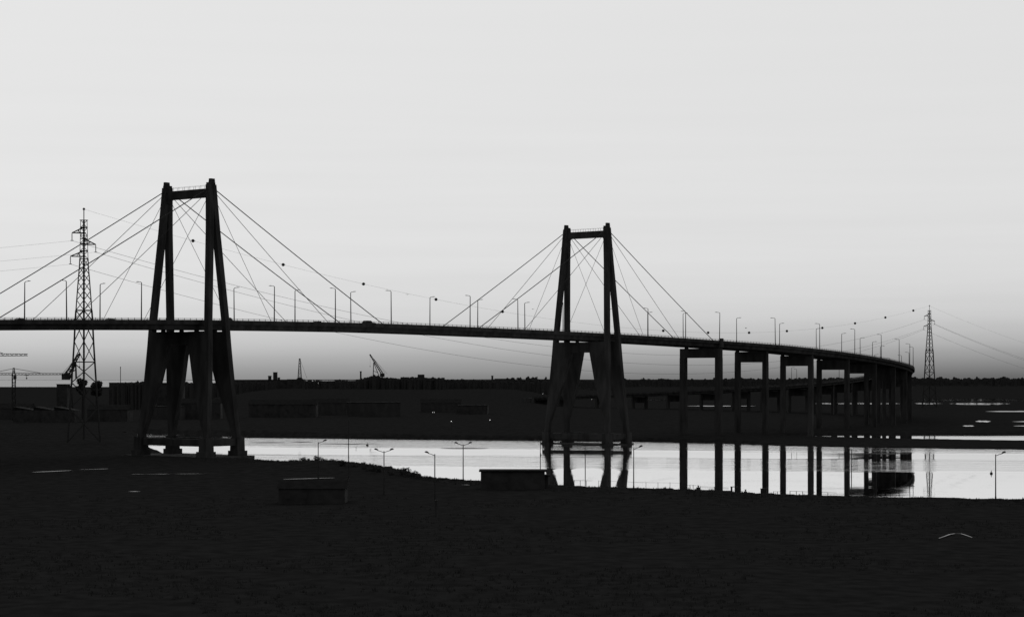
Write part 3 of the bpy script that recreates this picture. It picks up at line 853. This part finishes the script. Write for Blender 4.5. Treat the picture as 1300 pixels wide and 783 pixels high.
for i, (px, D, w_, h, rf, lab) in enumerate([
        (474, 1330, 36, 9.2, 'flat', 'wide dim hall with a row of tall windows below the leaning crane'),
        (360, 1300, 44, 8.5, 'gable', 'long gabled shed in the dark flats right of the near pylon'),
        (420, 1380, 26, 8.5, 'gable', 'gabled shed in the dark flats left of the hall with tall windows'),
        (255, 1250, 26, 10, 'gable', 'gabled shed in the dark between the middle legs of the near pylon'),
        (214, 1230, 18, 8, 'flat', 'flat roofed shed in the dark behind the left legs of the near pylon'),
        (60, 1150, 36, 7, 'saw', 'saw roofed workshop in the dark left of the tall lattice pylon'),
        (20, 1230, 22, 7, 'gable', 'gabled shed in the dark at the far left edge'),
        (140, 1180, 24, 7, 'gable', 'gabled shed in the dark right of the tall lattice pylon'),
        (560, 1480, 30, 7, 'gable', 'low gabled shed below the skyline block with the roof box'),
        (600, 1420, 22, 6, 'flat', 'flat dark shed between the town block and the far pylon')]):
    building('warehouse', lab, 'warehouse', px, D, w_, 14, h, rf, M_PLASTER if i % 2 == 0 else M_PLASTER2, 1, 7, group=LW, winh=4.0, rz=random.uniform(-.1, .1))
building('shed', 'low shed among the dark plots on the near bank, lower left', 'shed', 398, 390, 13, 7, 2.9, 'gable', M_PLASTER2, cols=4)

# chimneys
def chimney(px, D, ztop, r, lab):
    g = at(px, D); z = gz(g.x, g.y); root = empty('chimney', (g.x, g.y, z))
    mb = MB(); mb.tube([(0, 0, -1), (0, 0, ztop - z)], [r, r * .85], 14); mb.build('stack', M_CONC, root)
    mb = MB(); mb.tube([(0, 0, ztop - z - 1.2), (0, 0, ztop - z + .1)], [r * 1.05, r * 1.08], 14); mb.build('rim', M_CONC, root)
    tag(root, lab, 'chimney')
chimney(458, 2300, 36, 1.05, 'short thick chimney on the skyline left of the leaning crane')
chimney(153, 1700, 37.5, .32, 'thin mast like stack with a wide top on the skyline left of the near pylon')

# ------------------------------------------------------------------ cranes
def lattice(mb, a, b, w0, w1, n, tk):
    a, b = Vector(a), Vector(b); t = (b - a).normalized(); u = Vector((0, 1, 0)) if abs(t.y) < .9 else Vector((1, 0, 0))
    p = t.cross(u).normalized()
    def sec(k):
        f = k / n; c = a.lerp(b, f); w_ = (w0 + (w1 - w0) * f) / 2
        return [c + p * w_ + u * w_, c - p * w_ + u * w_, c - p * w_ - u * w_, c + p * w_ - u * w_]
    for k in range(n):
        A_, B_ = sec(k), sec(k + 1)
        for i in range(4):
            mb.bar(A_[i], B_[i], tk); q = (i + 1) % 4
            mb.bar(A_[i] if k % 2 else A_[q], B_[q] if k % 2 else B_[i], tk * .7)


def tower_crane(px, D, zj, left, right, lab, rise=3.4, mastw=1.8):
    g = at(px, D); z = gz(g.x, g.y); root = empty('tower_crane', (g.x, g.y, z)); h = zj - z
    mb = MB(); lattice(mb, (0, 0, 0), (0, 0, h), mastw, mastw, max(6, int(h / 2)), .3); mb.build('mast', M_STEEL, root)
    mb = MB(); lattice(mb, (0, 0, h), (right, 0, h), 1.2, .8, max(8, int(abs(right) / 2)), .2); mb.build('jib', M_STEEL, root)
    mb = MB(); lattice(mb, (0, 0, h), (left, 0, h), 1.2, 1.0, max(4, int(abs(left) / 2)), .2); cj = mb.build('counter_jib', M_STEEL, root)
    mb = MB(); mb.box((left * .88, 0, h - .7), (abs(left) * .16 + .6, 1.2, 1.8)); mb.build('counterweight', M_CONC, cj)
    mb = MB(); lattice(mb, (0, 0, h), (0, 0, h + rise + .4), 1.4, .7, 3, .25)
    mb.bar((0, 0, h + rise), (right * .45, 0, h + .7), .22); mb.bar((0, 0, h + rise), (left * .85, 0, h + .6), .22); mb.build('tower_head', M_STEEL, root)
    mb = MB(); mb.box((1.0 * (1 if right > 0 else -1), -.9, h - 2), (1.5, 1.5, 2.1)); mb.build('cab', M_GLASS, root)
    mb = MB(); x = right * .22; mb.box((x, 0, h - .75), (2.2, .9, .4)); mb.tube([(x, 0, h - .8), (x, 0, h - 2.2)], .12, 5); mb.ball((x, 0, h - 2.6), .5); mb.build('trolley', M_DARKSTEEL, root)
    return tag(root, lab, 'crane')
tower_crane(17.5, 1200, 30.0, -16, 35.5, 'tower crane at far left with a long flat jib pointing at the tall lattice pylon')
tower_crane(-22, 900, 38.0, -12, 20.5, 'jib of a crane whose mast stands beyond the left edge, above the other tower crane')


def luff_crane(px, D, base, top, lean, lab, wtower=2.0):
    """harbour crane: portal, machine house, A frame and a raised boom; lean = boom tip offset in x"""
    g = at(px, D); z = gz(g.x, g.y); root = empty('harbour_crane', (g.x, g.y, z)); hb, ht = base - z, top - z
    mb = MB()
    for sx in (-1, 1):
        for y in (-3, 3): mb.bar((sx * 3.4, y, -.5), (sx * 2.0, y * .6, hb * .75), .7)
    mb.box((0, 0, hb * .75 + .3), (5, 4.6, .7)); mb.build('portal', M_DARKSTEEL, root)
    mb = MB(); mb.box((-lean / abs(lean) * 1.2, 0, hb), (5.2, 3.6, hb * .5 if hb * .5 < 4 else 4)); mb.build('machine_house', M_PLASTER2, root)
    bx_ = -lean * .12; tipx = lean
    mb = MB(); lattice(mb, (bx_, 0, hb + 1), (tipx, 0, ht), 2.4, 1.0, 12, .55); mb.ball((tipx, 0, ht), .8); bo = mb.build('boom', M_DARKSTEEL, root)
    mb = MB(); ax = -lean * .1
    for y in (-1, 1):
        mb.bar((lean * .72, y, hb - 1), (lean * .68, y * .5, hb + (ht - hb) * .62), .7); mb.bar((lean * .2, y, hb - 1), (lean * .68, y * .5, hb + (ht - hb) * .62), .6); mb.bar((lean * .72, y, hb + 5), (lean * .3, y, hb + 3), .4)
    mb.build('a_frame', M_DARKSTEEL, root)
    mb = MB(); mb.tube([(tipx, 0, ht), (-lean * .55, 0, hb + 1.5)], .1, 4); mb.tube([(tipx * .8, 0, ht * .93), (-lean * .4, 0, hb + 1.5)], .1, 4)
    mb.tube([(tipx, 0, ht), (tipx, 0, hb + (ht - hb) * .45)], .07, 4); mb.box((tipx, 0, hb + (ht - hb) * .43), (.7, .7, 1.2)); mb.build('hoist_rope', M_CABLE, root)
    return tag(root, lab, 'crane')
luff_crane(484, 2300, 31.5, 55.2, -13.0, 'leaning harbour crane with raised boom on the skyline between the pylons')
luff_crane(86, 1350, 28.5, 44.0, 8.0, 'small harbour crane with raised boom seen through the foot of the tall lattice pylon')
g = at(380.5, 2300); z = gz(g.x, g.y); root = empty('lattice_mast', (g.x, g.y, z))
mb = MB(); lattice(mb, (0, 0, 9), (0, 0, 50.5 - z), 4.4, 1.3, 14, .45); mb.build('mast', M_DARKSTEEL, root)
mb = MB(); mb.box((0, 0, 50.5 - z), (1.9, 1.9, .8)); mb.build('platform', M_DARKSTEEL, root)
mb = MB(); mb.bar((.4, 0, 50 - z), (8.6, 0, 12), .18); mb.build('back_stay', M_CABLE, root)
mb = MB(); mb.box((0, 0, 6), (7, 6, 12)); mb.box((0, 0, 12.6), (5, 4, 1.2)); mb.build('base', M_PLASTER2, root)
tag(root, 'tall pointed lattice mast on the skyline between the near pylon and the leaning crane', 'mast')

# ------------------------------------------------------------------ vegetation
def crown_mesh(rad, h, n, leaf, lobes=7, seed=1, squash=1.0):
    rnd = random.Random(seed); mb = MB()
    L = [(rnd.uniform(-.55, .55) * rad, rnd.uniform(-.55, .55) * rad, h * rnd.uniform(.12, .6), rnd.uniform(.35, .6) * rad) for _ in range(lobes)]
    for _ in range(n):
        c = rnd.choice(L); d = Vector((rnd.gauss(0, 1), rnd.gauss(0, 1), rnd.gauss(0, 1))).normalized() * c[3] * rnd.uniform(.35, 1.12) ** .6
        p = Vector((c[0] + d.x, c[1] + d.y, max(.05, c[2] + d.z * squash)))
        a = Vector((rnd.gauss(0, 1), rnd.gauss(0, 1), rnd.gauss(0, 1))).normalized(); b_ = a.cross(Vector((rnd.gauss(0, 1), rnd.gauss(0, 1), rnd.gauss(0, 1)))).normalized()
        s_ = leaf * rnd.uniform(.6, 1.4)
        mb.add([p - a * s_, p + b_ * s_ * .5, p + a * s_, p - b_ * s_ * .5], [(0, 1, 2, 3)])
    return mb
def make_shrub(seed, rad=1.7, h=2.6):
    root = empty('shrub')
    mb = crown_mesh(rad, h, 620, .17, 7, seed); mb.build('crown', M_LEAF, root)
    mb = MB(); r_ = random.Random(seed)
    for k in range(4):
        a = r_.uniform(0, 6.28); mb.tube([(0, 0, -.3), (math.cos(a) * .3, math.sin(a) * .3, h * .3), (math.cos(a) * rad * .4, math.sin(a) * rad * .4, h * .6)], [.09, .06, .03], 5)
    mb.build('trunk', M_BARK, root); return root
SH = [make_shrub(3), make_shrub(11, 1.3, 3.1), make_shrub(23, 2.2, 2.2)]
shrubs = [(384, 556, 1.0, 0, 'below the leftmost bank lamp, to its left'), (392, 552, .7, 1, 'small one just left of the leftmost bank lamp'), (404, 548, 1.25, 0, 'at the foot of the leftmost bank lamp'),
          (411, 550, .8, 2, 'just right of the leftmost bank lamp'), (424, 545, .6, 2, 'low one left of the bare mast'), (434.5, 530, 1.0, 1, 'spiky one just left of the bare mast'),
          (449, 528, .6, 2, 'low one just right of the bare mast'), (462, 520, .5, 0, 'tiny one on the slope right of the bare mast'), (474, 512, .9, 2, 'left of the first twin headed lamp'),
          (480.5, 508, .7, 1, 'touching the first twin headed lamp on its left'), (497, 500, .6, 0, 'just right of the first twin headed lamp'), (514, 495, 1.2, 0, 'rounded one left of the single lamp pointing left'),
          (522, 492, 1.0, 2, 'broad one left of the single lamp pointing left'), (534, 488, .6, 2, 'small one close left of the single lamp pointing left'), (546, 486, .5, 1, 'thin one at the foot of the single lamp pointing left'),
          (562, 478, .4, 0, 'tiny one between the single lamp and the tall twin lamp'), (576, 474, .4, 2, 'tiny one left of the tall twin headed lamp'), (352, 572, .6, 2, 'low one at the left end of the mound'),
          (366, 566, .5, 0, 'tiny one on the left part of the mound'), (724, 447, .35, 0, 'tiny one on the bank under the far pylon reflection'), (831, 437, .35, 2, 'tiny one on the bank right of the lamp pointing right'),
          (905, 432, .45, 2, 'low one on the bank right of the jetty box'), (1100, 402, .3, 0, 'tiny tuft on the bank below the wide dark reflection'), (1240, 392, .4, 2, 'low one just left of the rightmost lamp'), (1290, 392, .45, 2, 'low one at the right edge of the bank')]
used = set()
for px, D, sc, k, where in shrubs:
    o = SH[k] if k not in used else copy_tree(SH[k]); used.add(k)
    sc *= .55 if px < 415 else .85; g = at(px, D); o.location = (g.x, g.y, gz(g.x, g.y) - .25); o.scale = (sc * 1.25, sc * 1.25, sc); o.rotation_euler.z = random.uniform(0, 6)
    tag(o, 'dark near bank shrub, ' + where, 'shrub', 'shrubs along the near bank')
def make_tree(name, seed, H, rad, leaf, n=900):
    root = empty(name); ch = H * .5
    mb = crown_mesh(rad, ch, n, leaf, 9, seed); mb.v = [(x, y, z + H - ch * .93) for x, y, z in mb.v]; mb.build('crown', M_LEAF, root)
    mb = MB(); mb.tube([(0, 0, -1), (.1, 0, H * .4), (0, .1, H * .75)], [H * .022, H * .016, H * .007], 8)
    for k in range(6):
        a = k * 1.1; mb.tube([(0, 0, H * (.45 + .04 * k)), (math.cos(a) * rad * .6, math.sin(a) * rad * .6, H * (.62 + .05 * k))], [H * .008, H * .003], 5)
    mb.build('trunk', M_BARK, root); return root
T1 = make_tree('pine_tree', 5, 28.5, 3.4, .8, 1500)
g = at(104.5, 1230); T1.location = (g.x, g.y, gz(g.x, g.y)); tag(T1, 'tall dark tree seen through the middle of the tall lattice pylon', 'tree', 'trees on the left shore')
T2 = copy_tree(T1); g = at(122.5, 1280); T2.location = (g.x, g.y, gz(g.x, g.y)); T2.scale = (1.15, 1.15, .93); T2.rotation_euler.z = 2
tag(T2, 'round dark tree just right of the foot of the tall lattice pylon', 'tree', 'trees on the left shore')

def wood(name, spans, seed, leafn=9):
    """far-off wood as one mass of small clumps"""
    rnd = random.Random(seed); mb = MB()
    for (p0, p1, D0, D1, n, ya, yb, w0) in spans:
        for i in range(n):
            px = rnd.uniform(p0, p1); D = rnd.uniform(D0, D1); s_ = F / D
            f = (px - p0) / (p1 - p0); top = CZ + (481 - (ya + (yb - ya) * f)) / s_
            top += (noise.noise((px * .06, 1.3, seed)) * 1.7 + noise.noise((px * .21, 7, seed)) * 2.0 + max(0, noise.noise((px * .5, 4, seed))) * 2.0 - .5) / s_ + rnd.uniform(-1.3, .15) / s_
            x = (px - 650) / F * D; z0 = gz_fast(x, D); r_ = rnd.uniform(.6, 1.25) * w0 / s_
            if top - r_ < z0: top = z0 + r_ * 1.5
            c = Vector((x, D, top - r_))
            for k in range(leafn):
                d = Vector((rnd.gauss(0, 1), rnd.gauss(0, 1) * .8, rnd.gauss(0, .8))).normalized() * r_ * rnd.uniform(.3, 1)
                q = c + d; e = r_ * rnd.uniform(.35, .6); a = rnd.uniform(0, 3.1)
                u = Vector((math.cos(a), rnd.uniform(-.5, .5), math.sin(a))) * e; v = Vector((-math.sin(a), rnd.uniform(-.5, .5), math.cos(a))) * e
                mb.add([q - u, q + v, q + u, q - v], [(0, 1, 2, 3)])
            # lower body of the tree down to the ground
            mb.loft([[(x - r_ * .8, D, z0 - 1), (x, D - r_ * .6, z0 - 1), (x + r_ * .8, D, z0 - 1), (x, D + r_ * .6, z0 - 1)],
                     [(x - r_ * .7, D, top - r_ * 1.1), (x, D - r_ * .6, top - r_ * 1.1), (x + r_ * .7, D, top - r_ * 1.1), (x, D + r_ * .6, top - r_ * 1.1)],
                     [(x - r_ * .2, D, top - r_ * .35), (x, D - r_ * .2, top - r_ * .35), (x + r_ * .2, D, top - r_ * .35), (x, D + r_ * .2, top - r_ * .35)]])
    return tag(mb.build(name, M_LEAF), 'dark band of woodland along the skyline', 'trees', kind='stuff')
_xs, _ys = np.array(xs), np.array(ys); _Z = Z.reshape(len(ys), len(xs))
def gz_fast(x, y):
    i = int(np.clip(np.searchsorted(_xs, x) - 1, 0, len(_xs) - 2)); j = int(np.clip(np.searchsorted(_ys, y) - 1, 0, len(_ys) - 2))
    return float(min(_Z[j, i], _Z[j, i + 1], _Z[j + 1, i], _Z[j + 1, i + 1]))
wood('wood', [(186, 306, 2050, 2250, 170, 486, 484.5, 2.6), (142, 192, 1640, 1680, 60, 485.0, 483.4, 2.2), (300, 345, 2150, 2250, 60, 483, 483, 2.2), (385, 462, 2150, 2350, 170, 482.5, 482.2, 2.4), (456, 476, 2150, 2250, 60, 480.5, 477.5, 2.4),
              (474, 500, 2150, 2250, 70, 477.0, 479.5, 2.6), (496, 525, 2150, 2230, 80, 479, 478.2, 2.4), (520, 566, 2130, 2200, 110, 478.4, 478.6, 2.4), (560, 628, 2200, 2400, 170, 481, 483.0, 2.3),
              (620, 700, 2150, 2350, 160, 483, 483, 2.2), (640, 790, 3600, 4300, 300, 482.0, 482.5, 2.3), (780, 960, 3900, 4500, 400, 481, 480.5, 2.4),
              (950, 1160, 4000, 4600, 430, 480.0, 479.3, 2.4), (1150, 1345, 4000, 4600, 420, 478.6, 480.0, 2.4), (1340, 1700, 4000, 4600, 300, 480, 480, 2.6)], 4)

# ------------------------------------------------------------------ fences on the near bank
def fence(pts, h, gap, lab, mesh=True, name='wire_fence', rails=(1.0, .55), tk=.06, posts=None):
    g0 = at(*pts[0]); root = empty(name, (g0.x, g0.y, gz(g0.x, g0.y))); off = tuple(root.location)
    P = [at(*p) for p in pts]; P = [Vector((p.x, p.y, gz(p.x, p.y))) for p in P]
    for a, b_ in zip(P[:-1], P[1:]):
        n = max(1, int((b_ - a).length / gap))
        for i in range(n):
            q = a.lerp(b_, i / n); q.z = gz(q.x, q.y); mb = MB(); mb.tube([q - Vector((0, 0, .3)), q + Vector((0, 0, h))], tk, 5); mb.build('post', M_STEEL, root, off)
        for r_ in rails:
            mb = MB(); mb.tube([a.lerp(b_, k / 6) + Vector((0, 0, h * r_ - .02 + gz(*a.lerp(b_, k / 6)[:2]) - a.lerp(b_, k / 6).z)) for k in range(7)], tk * .45, 4)
            mb.build('rail', M_STEEL, root, off)
    return tag(root, lab, 'fence')
fence([(729, 441), (752, 440)], 1.9, 1.1, 'dense short fence on the bank beside the lamp among the far pylon reflections', rails=(.97,))
fence([(760, 440), (866, 432)], 1.9, 2.6, 'thin post and wire fence on the bank right of the far pylon reflections', rails=(.96,), tk=.045)
fence([(872, 428), (884, 427)], 1.6, .7, 'tight little fence panel on the bank near the first viaduct pier reflection', rails=(.95, .4), tk=.06)
fence([(889, 424), (925, 421)], 1.5, 2.3, 'railing on the quay between the two first pier reflections', rails=(.95, .8), tk=.06)
fence([(1003, 409), (1035, 406)], 1.35, 1.4, 'dark jetty railing with three bays under the third pier reflection', rails=(.97, .3), tk=.07)
fence([(982, 410), (992, 409)], 1.3, .8, 'short dark railing left of the jetty railing', rails=(.97,), tk=.06)
fence([(1040, 406), (1062, 404)], 1.35, 1.5, 'jetty railing further right below the fourth pier reflection', rails=(.97, .3), tk=.06)
fence([(1096, 402), (1165, 399)], 2.1, 4.5, 'row of thin stakes on the bank under the wide dark reflection', rails=(.2,), tk=.05)

def mooring(px, D, lab):
    g = at(px, D); z = gz(g.x, g.y); root = empty('mooring_gantry', (g.x, g.y, z))
    mb = MB(); mb.box((-.55, 0, .7), (.35, .35, 2.0)); mb.box((.6, 0, .7), (.12, .12, 2.0)); mb.build('post', M_DARKSTEEL, root)
    mb = MB(); mb.box((0, 0, 1.75), (1.6, .3, .14)); mb.build('crossbar', M_DARKSTEEL, root); tag(root, lab, 'mooring frame')
mooring(932, 419, 'dark square mooring frame on the quay between the first two viaduct piers')
mooring(970, 412, 'dark square mooring frame left of the short jetty railing')
def bollard(px, D, lab, h=1.1, w_=.8):
    g = at(px, D); z = gz(g.x, g.y); root = empty('mooring_bollard', (g.x, g.y, z))
    mb = MB(); mb.loft([[(w_ / 2 * a, w_ / 2 * b_, -.2) for a, b_ in ((-1, -1), (1, -1), (1, 1), (-1, 1))], [(w_ / 2.3 * a, w_ / 2.3 * b_, h) for a, b_ in ((-1, -1), (1, -1), (1, 1), (-1, 1))]]); mb.build('block', M_CONC, root)
    mb = MB(); mb.tube([(0, 0, h), (0, 0, h + .25), (0, 0, h + .3), (0, 0, h + .42)], [.13, .13, .22, .2], 8); mb.build('cap', M_DARKSTEEL, root); tag(root, lab, 'bollard')
bollard(886.5, 427, 'stubby concrete mooring block beside the quay railing', 1.1, .9)
bollard(946.5, 420, 'concrete mooring block at the foot of the second pier reflection', .7, .6)
# rank grass along the water's edge and over the foreground
mb = MB(); rg = random.Random(99); cnt = 0
EDGE = [(250, 612), (312, 610), (350, 592), (440, 567), (485, 542), (560, 490), (600, 480), (700, 455), (860, 442), (1040, 413), (1310, 399)]
def tuft(x, y, h_):
    z = gz_top(x, y)
    for k in range(5):
        a = rg.uniform(0, 6.28); l = h_ * rg.uniform(.5, 1); w_ = .05 + .04 * rg.random(); dx, dy = math.cos(a) * l * .35, math.sin(a) * l * .35
        px_, py_ = x + rg.uniform(-.3, .3), y + rg.uniform(-.3, .3)
        mb.add([(px_ - w_, py_, z - .15), (px_ + w_, py_ + .02, z - .15), (px_ + dx, py_ + dy, z + l)], [(0, 1, 2)])
def gz_top(x, y):
    i = int(np.clip(np.searchsorted(_xs, x) - 1, 0, len(_xs) - 2)); j = int(np.clip(np.searchsorted(_ys, y) - 1, 0, len(_ys) - 2))
    fx = (x - _xs[i]) / (_xs[i + 1] - _xs[i]); fy = (y - _ys[j]) / (_ys[j + 1] - _ys[j])
    return float((_Z[j, i] * (1 - fx) + _Z[j, i + 1] * fx) * (1 - fy) + (_Z[j + 1, i] * (1 - fx) + _Z[j + 1, i + 1] * fx) * fy)
for e0, e1 in zip(EDGE[:-1], EDGE[1:]):
    A, B = at(*e0), at(*e1); L = (B - A).length
    for i in range(int(L * 9)):
        t = rg.random(); q = A.lerp(B, t); o_ = rg.uniform(-26, 2); hh = rg.uniform(.15, .5) * (1 + 1.6 * max(0, noise.noise((q.x * .07, q.y * .07, 2))))
        if gz_top(q.x, q.y + o_) > .6: tuft(q.x, q.y + o_, hh)
for i in range(9000):
    D = 180 + 230 * rg.random() ** 1.3; px = rg.uniform(-30, 1330); q = at(px, D)
    if noise.noise((q.x * .04, q.y * .04, 7)) > -.05: tuft(q.x, q.y, rg.uniform(.15, .6))
tag(mb.build('grass', M_LEAF), 'rank dark grass over the near bank and along its edge', 'grass', kind='stuff')
# retaining kerb post in the foreground with a pale side
g = at(553.5, 352); root = empty('gate_post', (g.x, g.y, gz(g.x, g.y)))
mb = MB(); mb.box((0, 0, 1.3), (.45, .45, 2.7)); mb.build('post', M_CONC, root); mb = MB(); mb.box((0, 0, 2.72), (.6, .6, .14)); mb.build('cap', M_CONC, root)
tag(root, 'stout concrete post standing alone on the dark foreground below the flat roofed shed', 'post')

# buoys
def buoy(px, y, r_, lab):
    D = (CZ) * F / (y - 481); g = at(px, D); root = empty('buoy', (g.x, g.y, 0))
    mb = MB(); mb.ball((0, 0, .15), r_, 12, 8, .8); mb.build('float', M_BALL, root, smooth=True)
    mb = MB(); mb.tube([(0, 0, .1), (0, 0, r_ * 1.9)], .07, 5); mb.ball((0, 0, r_ * 1.95), .14); mb.build('top_mark', M_DARKSTEEL, root); tag(root, lab, 'buoy', 'buoys on the river')
buoy(466.3, 565.6, .55, 'dark buoy floating left of the first twin headed lamp')
buoy(686.5, 577.5, .3, 'tiny dark buoy beside the lamp behind the flat roofed shed')
buoy(1258.5, 601, .42, 'dark buoy just left of the rightmost bank lamp')

# ------------------------------------------------------------------ small lights on the far bank
def lit_lamp(px, y, lab, zl=7.0):
    D = (CZ - 1.9 - zl) * F / (y - 481); g = at(px, D); z = gz(g.x, g.y); root = empty('street_lamp', (g.x, g.y, z))
    mb = MB(); mb.tube([(0, 0, -.2), (0, 0, zl)], [.1, .06], 6); mb.build('pole', M_STEEL, root)
    mb = MB(); mb.box((0, -.2, zl + .05), (.5, .7, .12)); hd = mb.build('lamp_head', M_DARKSTEEL, root)
    mb = MB(); mb.ball((0, -.45, zl - .06), .06 if zl < 3 else .15, 8, 6); mb.build('bulb', M_LIT, hd)
    tag(root, lab, 'street lamp', 'lit lamps in the dark flats')
lit_lamp(404.5, 503, 'tiny lit lamp in the dark below the pointed mast')
lit_lamp(452, 554.2, 'tiny lit lamp at the far water edge left of the first twin lamp', 2.5)
lit_lamp(573, 534, 'faint lit lamp in the dark flats above the tall twin lamp', 5)
lit_lamp(622, 532, 'faint lit lamp in the dark flats right of the one above the twin lamp', 5)
lit_lamp(689, 506, 'small lit lamp just left of the far pylon leg')
lit_lamp(751, 506.5, 'small lit lamp in the dark between the legs of the far pylon')
car = make_vehicle('car', M_CARS[1]); D = (CZ - 2.2 - .7) * F / (522.3 - 481); g = at(550.5, D)
car.location = (g.x, g.y, gz(g.x, g.y) + .02); car.rotation_euler.z = math.pi
tag(car, 'car facing the camera with two bright headlights in the dark flats', 'car')
for ch in [c for c in COL.objects if c.parent == car and c.name.startswith('headlight')]:
    ch.data.materials[0] = M_LIT

# ------------------------------------------------------------------ birds
def bird(px, y, D, span, rz, lab):
    g = at(px, D); z = CZ + (481 - y) * D / F
    mb = MB(); L = span * .4
    mb.loft([[(a * r_, t * L, b_ * r_) for a, b_ in ((-1, 0), (0, -1), (1, 0), (0, 1))] for t, r_ in ((-.5, .01), (-.3, .045 * span), (0, .07 * span), (.3, .05 * span), (.45, .035 * span), (.58, .006))])
    for sx in (-1, 1):
        mb.hexa([(0, -.12 * span, 0), (0, .1 * span, 0), (sx * span * .25, .12 * span, span * .1), (sx * span * .25, -.05 * span, span * .1)], [(0, -.12 * span, .03), (0, .1 * span, .03), (sx * span * .25, .12 * span, span * .1 + .02), (sx * span * .25, -.05 * span, span * .1 + .02)])
        mb.hexa([(sx * span * .25, -.05 * span, span * .1), (sx * span * .25, .12 * span, span * .1), (sx * span * .5, 0, span * .04), (sx * span * .49, -.04 * span, span * .04)], [(sx * span * .25, -.05 * span, span * .1 + .02), (sx * span * .25, .12 * span, span * .1 + .02), (sx * span * .5, 0, span * .04 + .01), (sx * span * .49, -.04 * span, span * .04 + .01)])
    o = mb.build('bird', M_BIRD, None, (0, 0, 0)); o.location = (g.x, g.y, z); o.rotation_euler.z = rz; tag(o, lab, 'bird', 'birds in flight')
bird(676.5, 392.5, 620, 1.1, .6, 'tiny dark bird flying left of the far pylon')
bird(517, 374, 520, 1.1, -.3, 'faint bird flying over midspan of the bridge')
bird(947, 416.5, 560, 1.1, .9, 'small bird above the viaduct beside a marker ball')

S.render.engine = 'CYCLES'
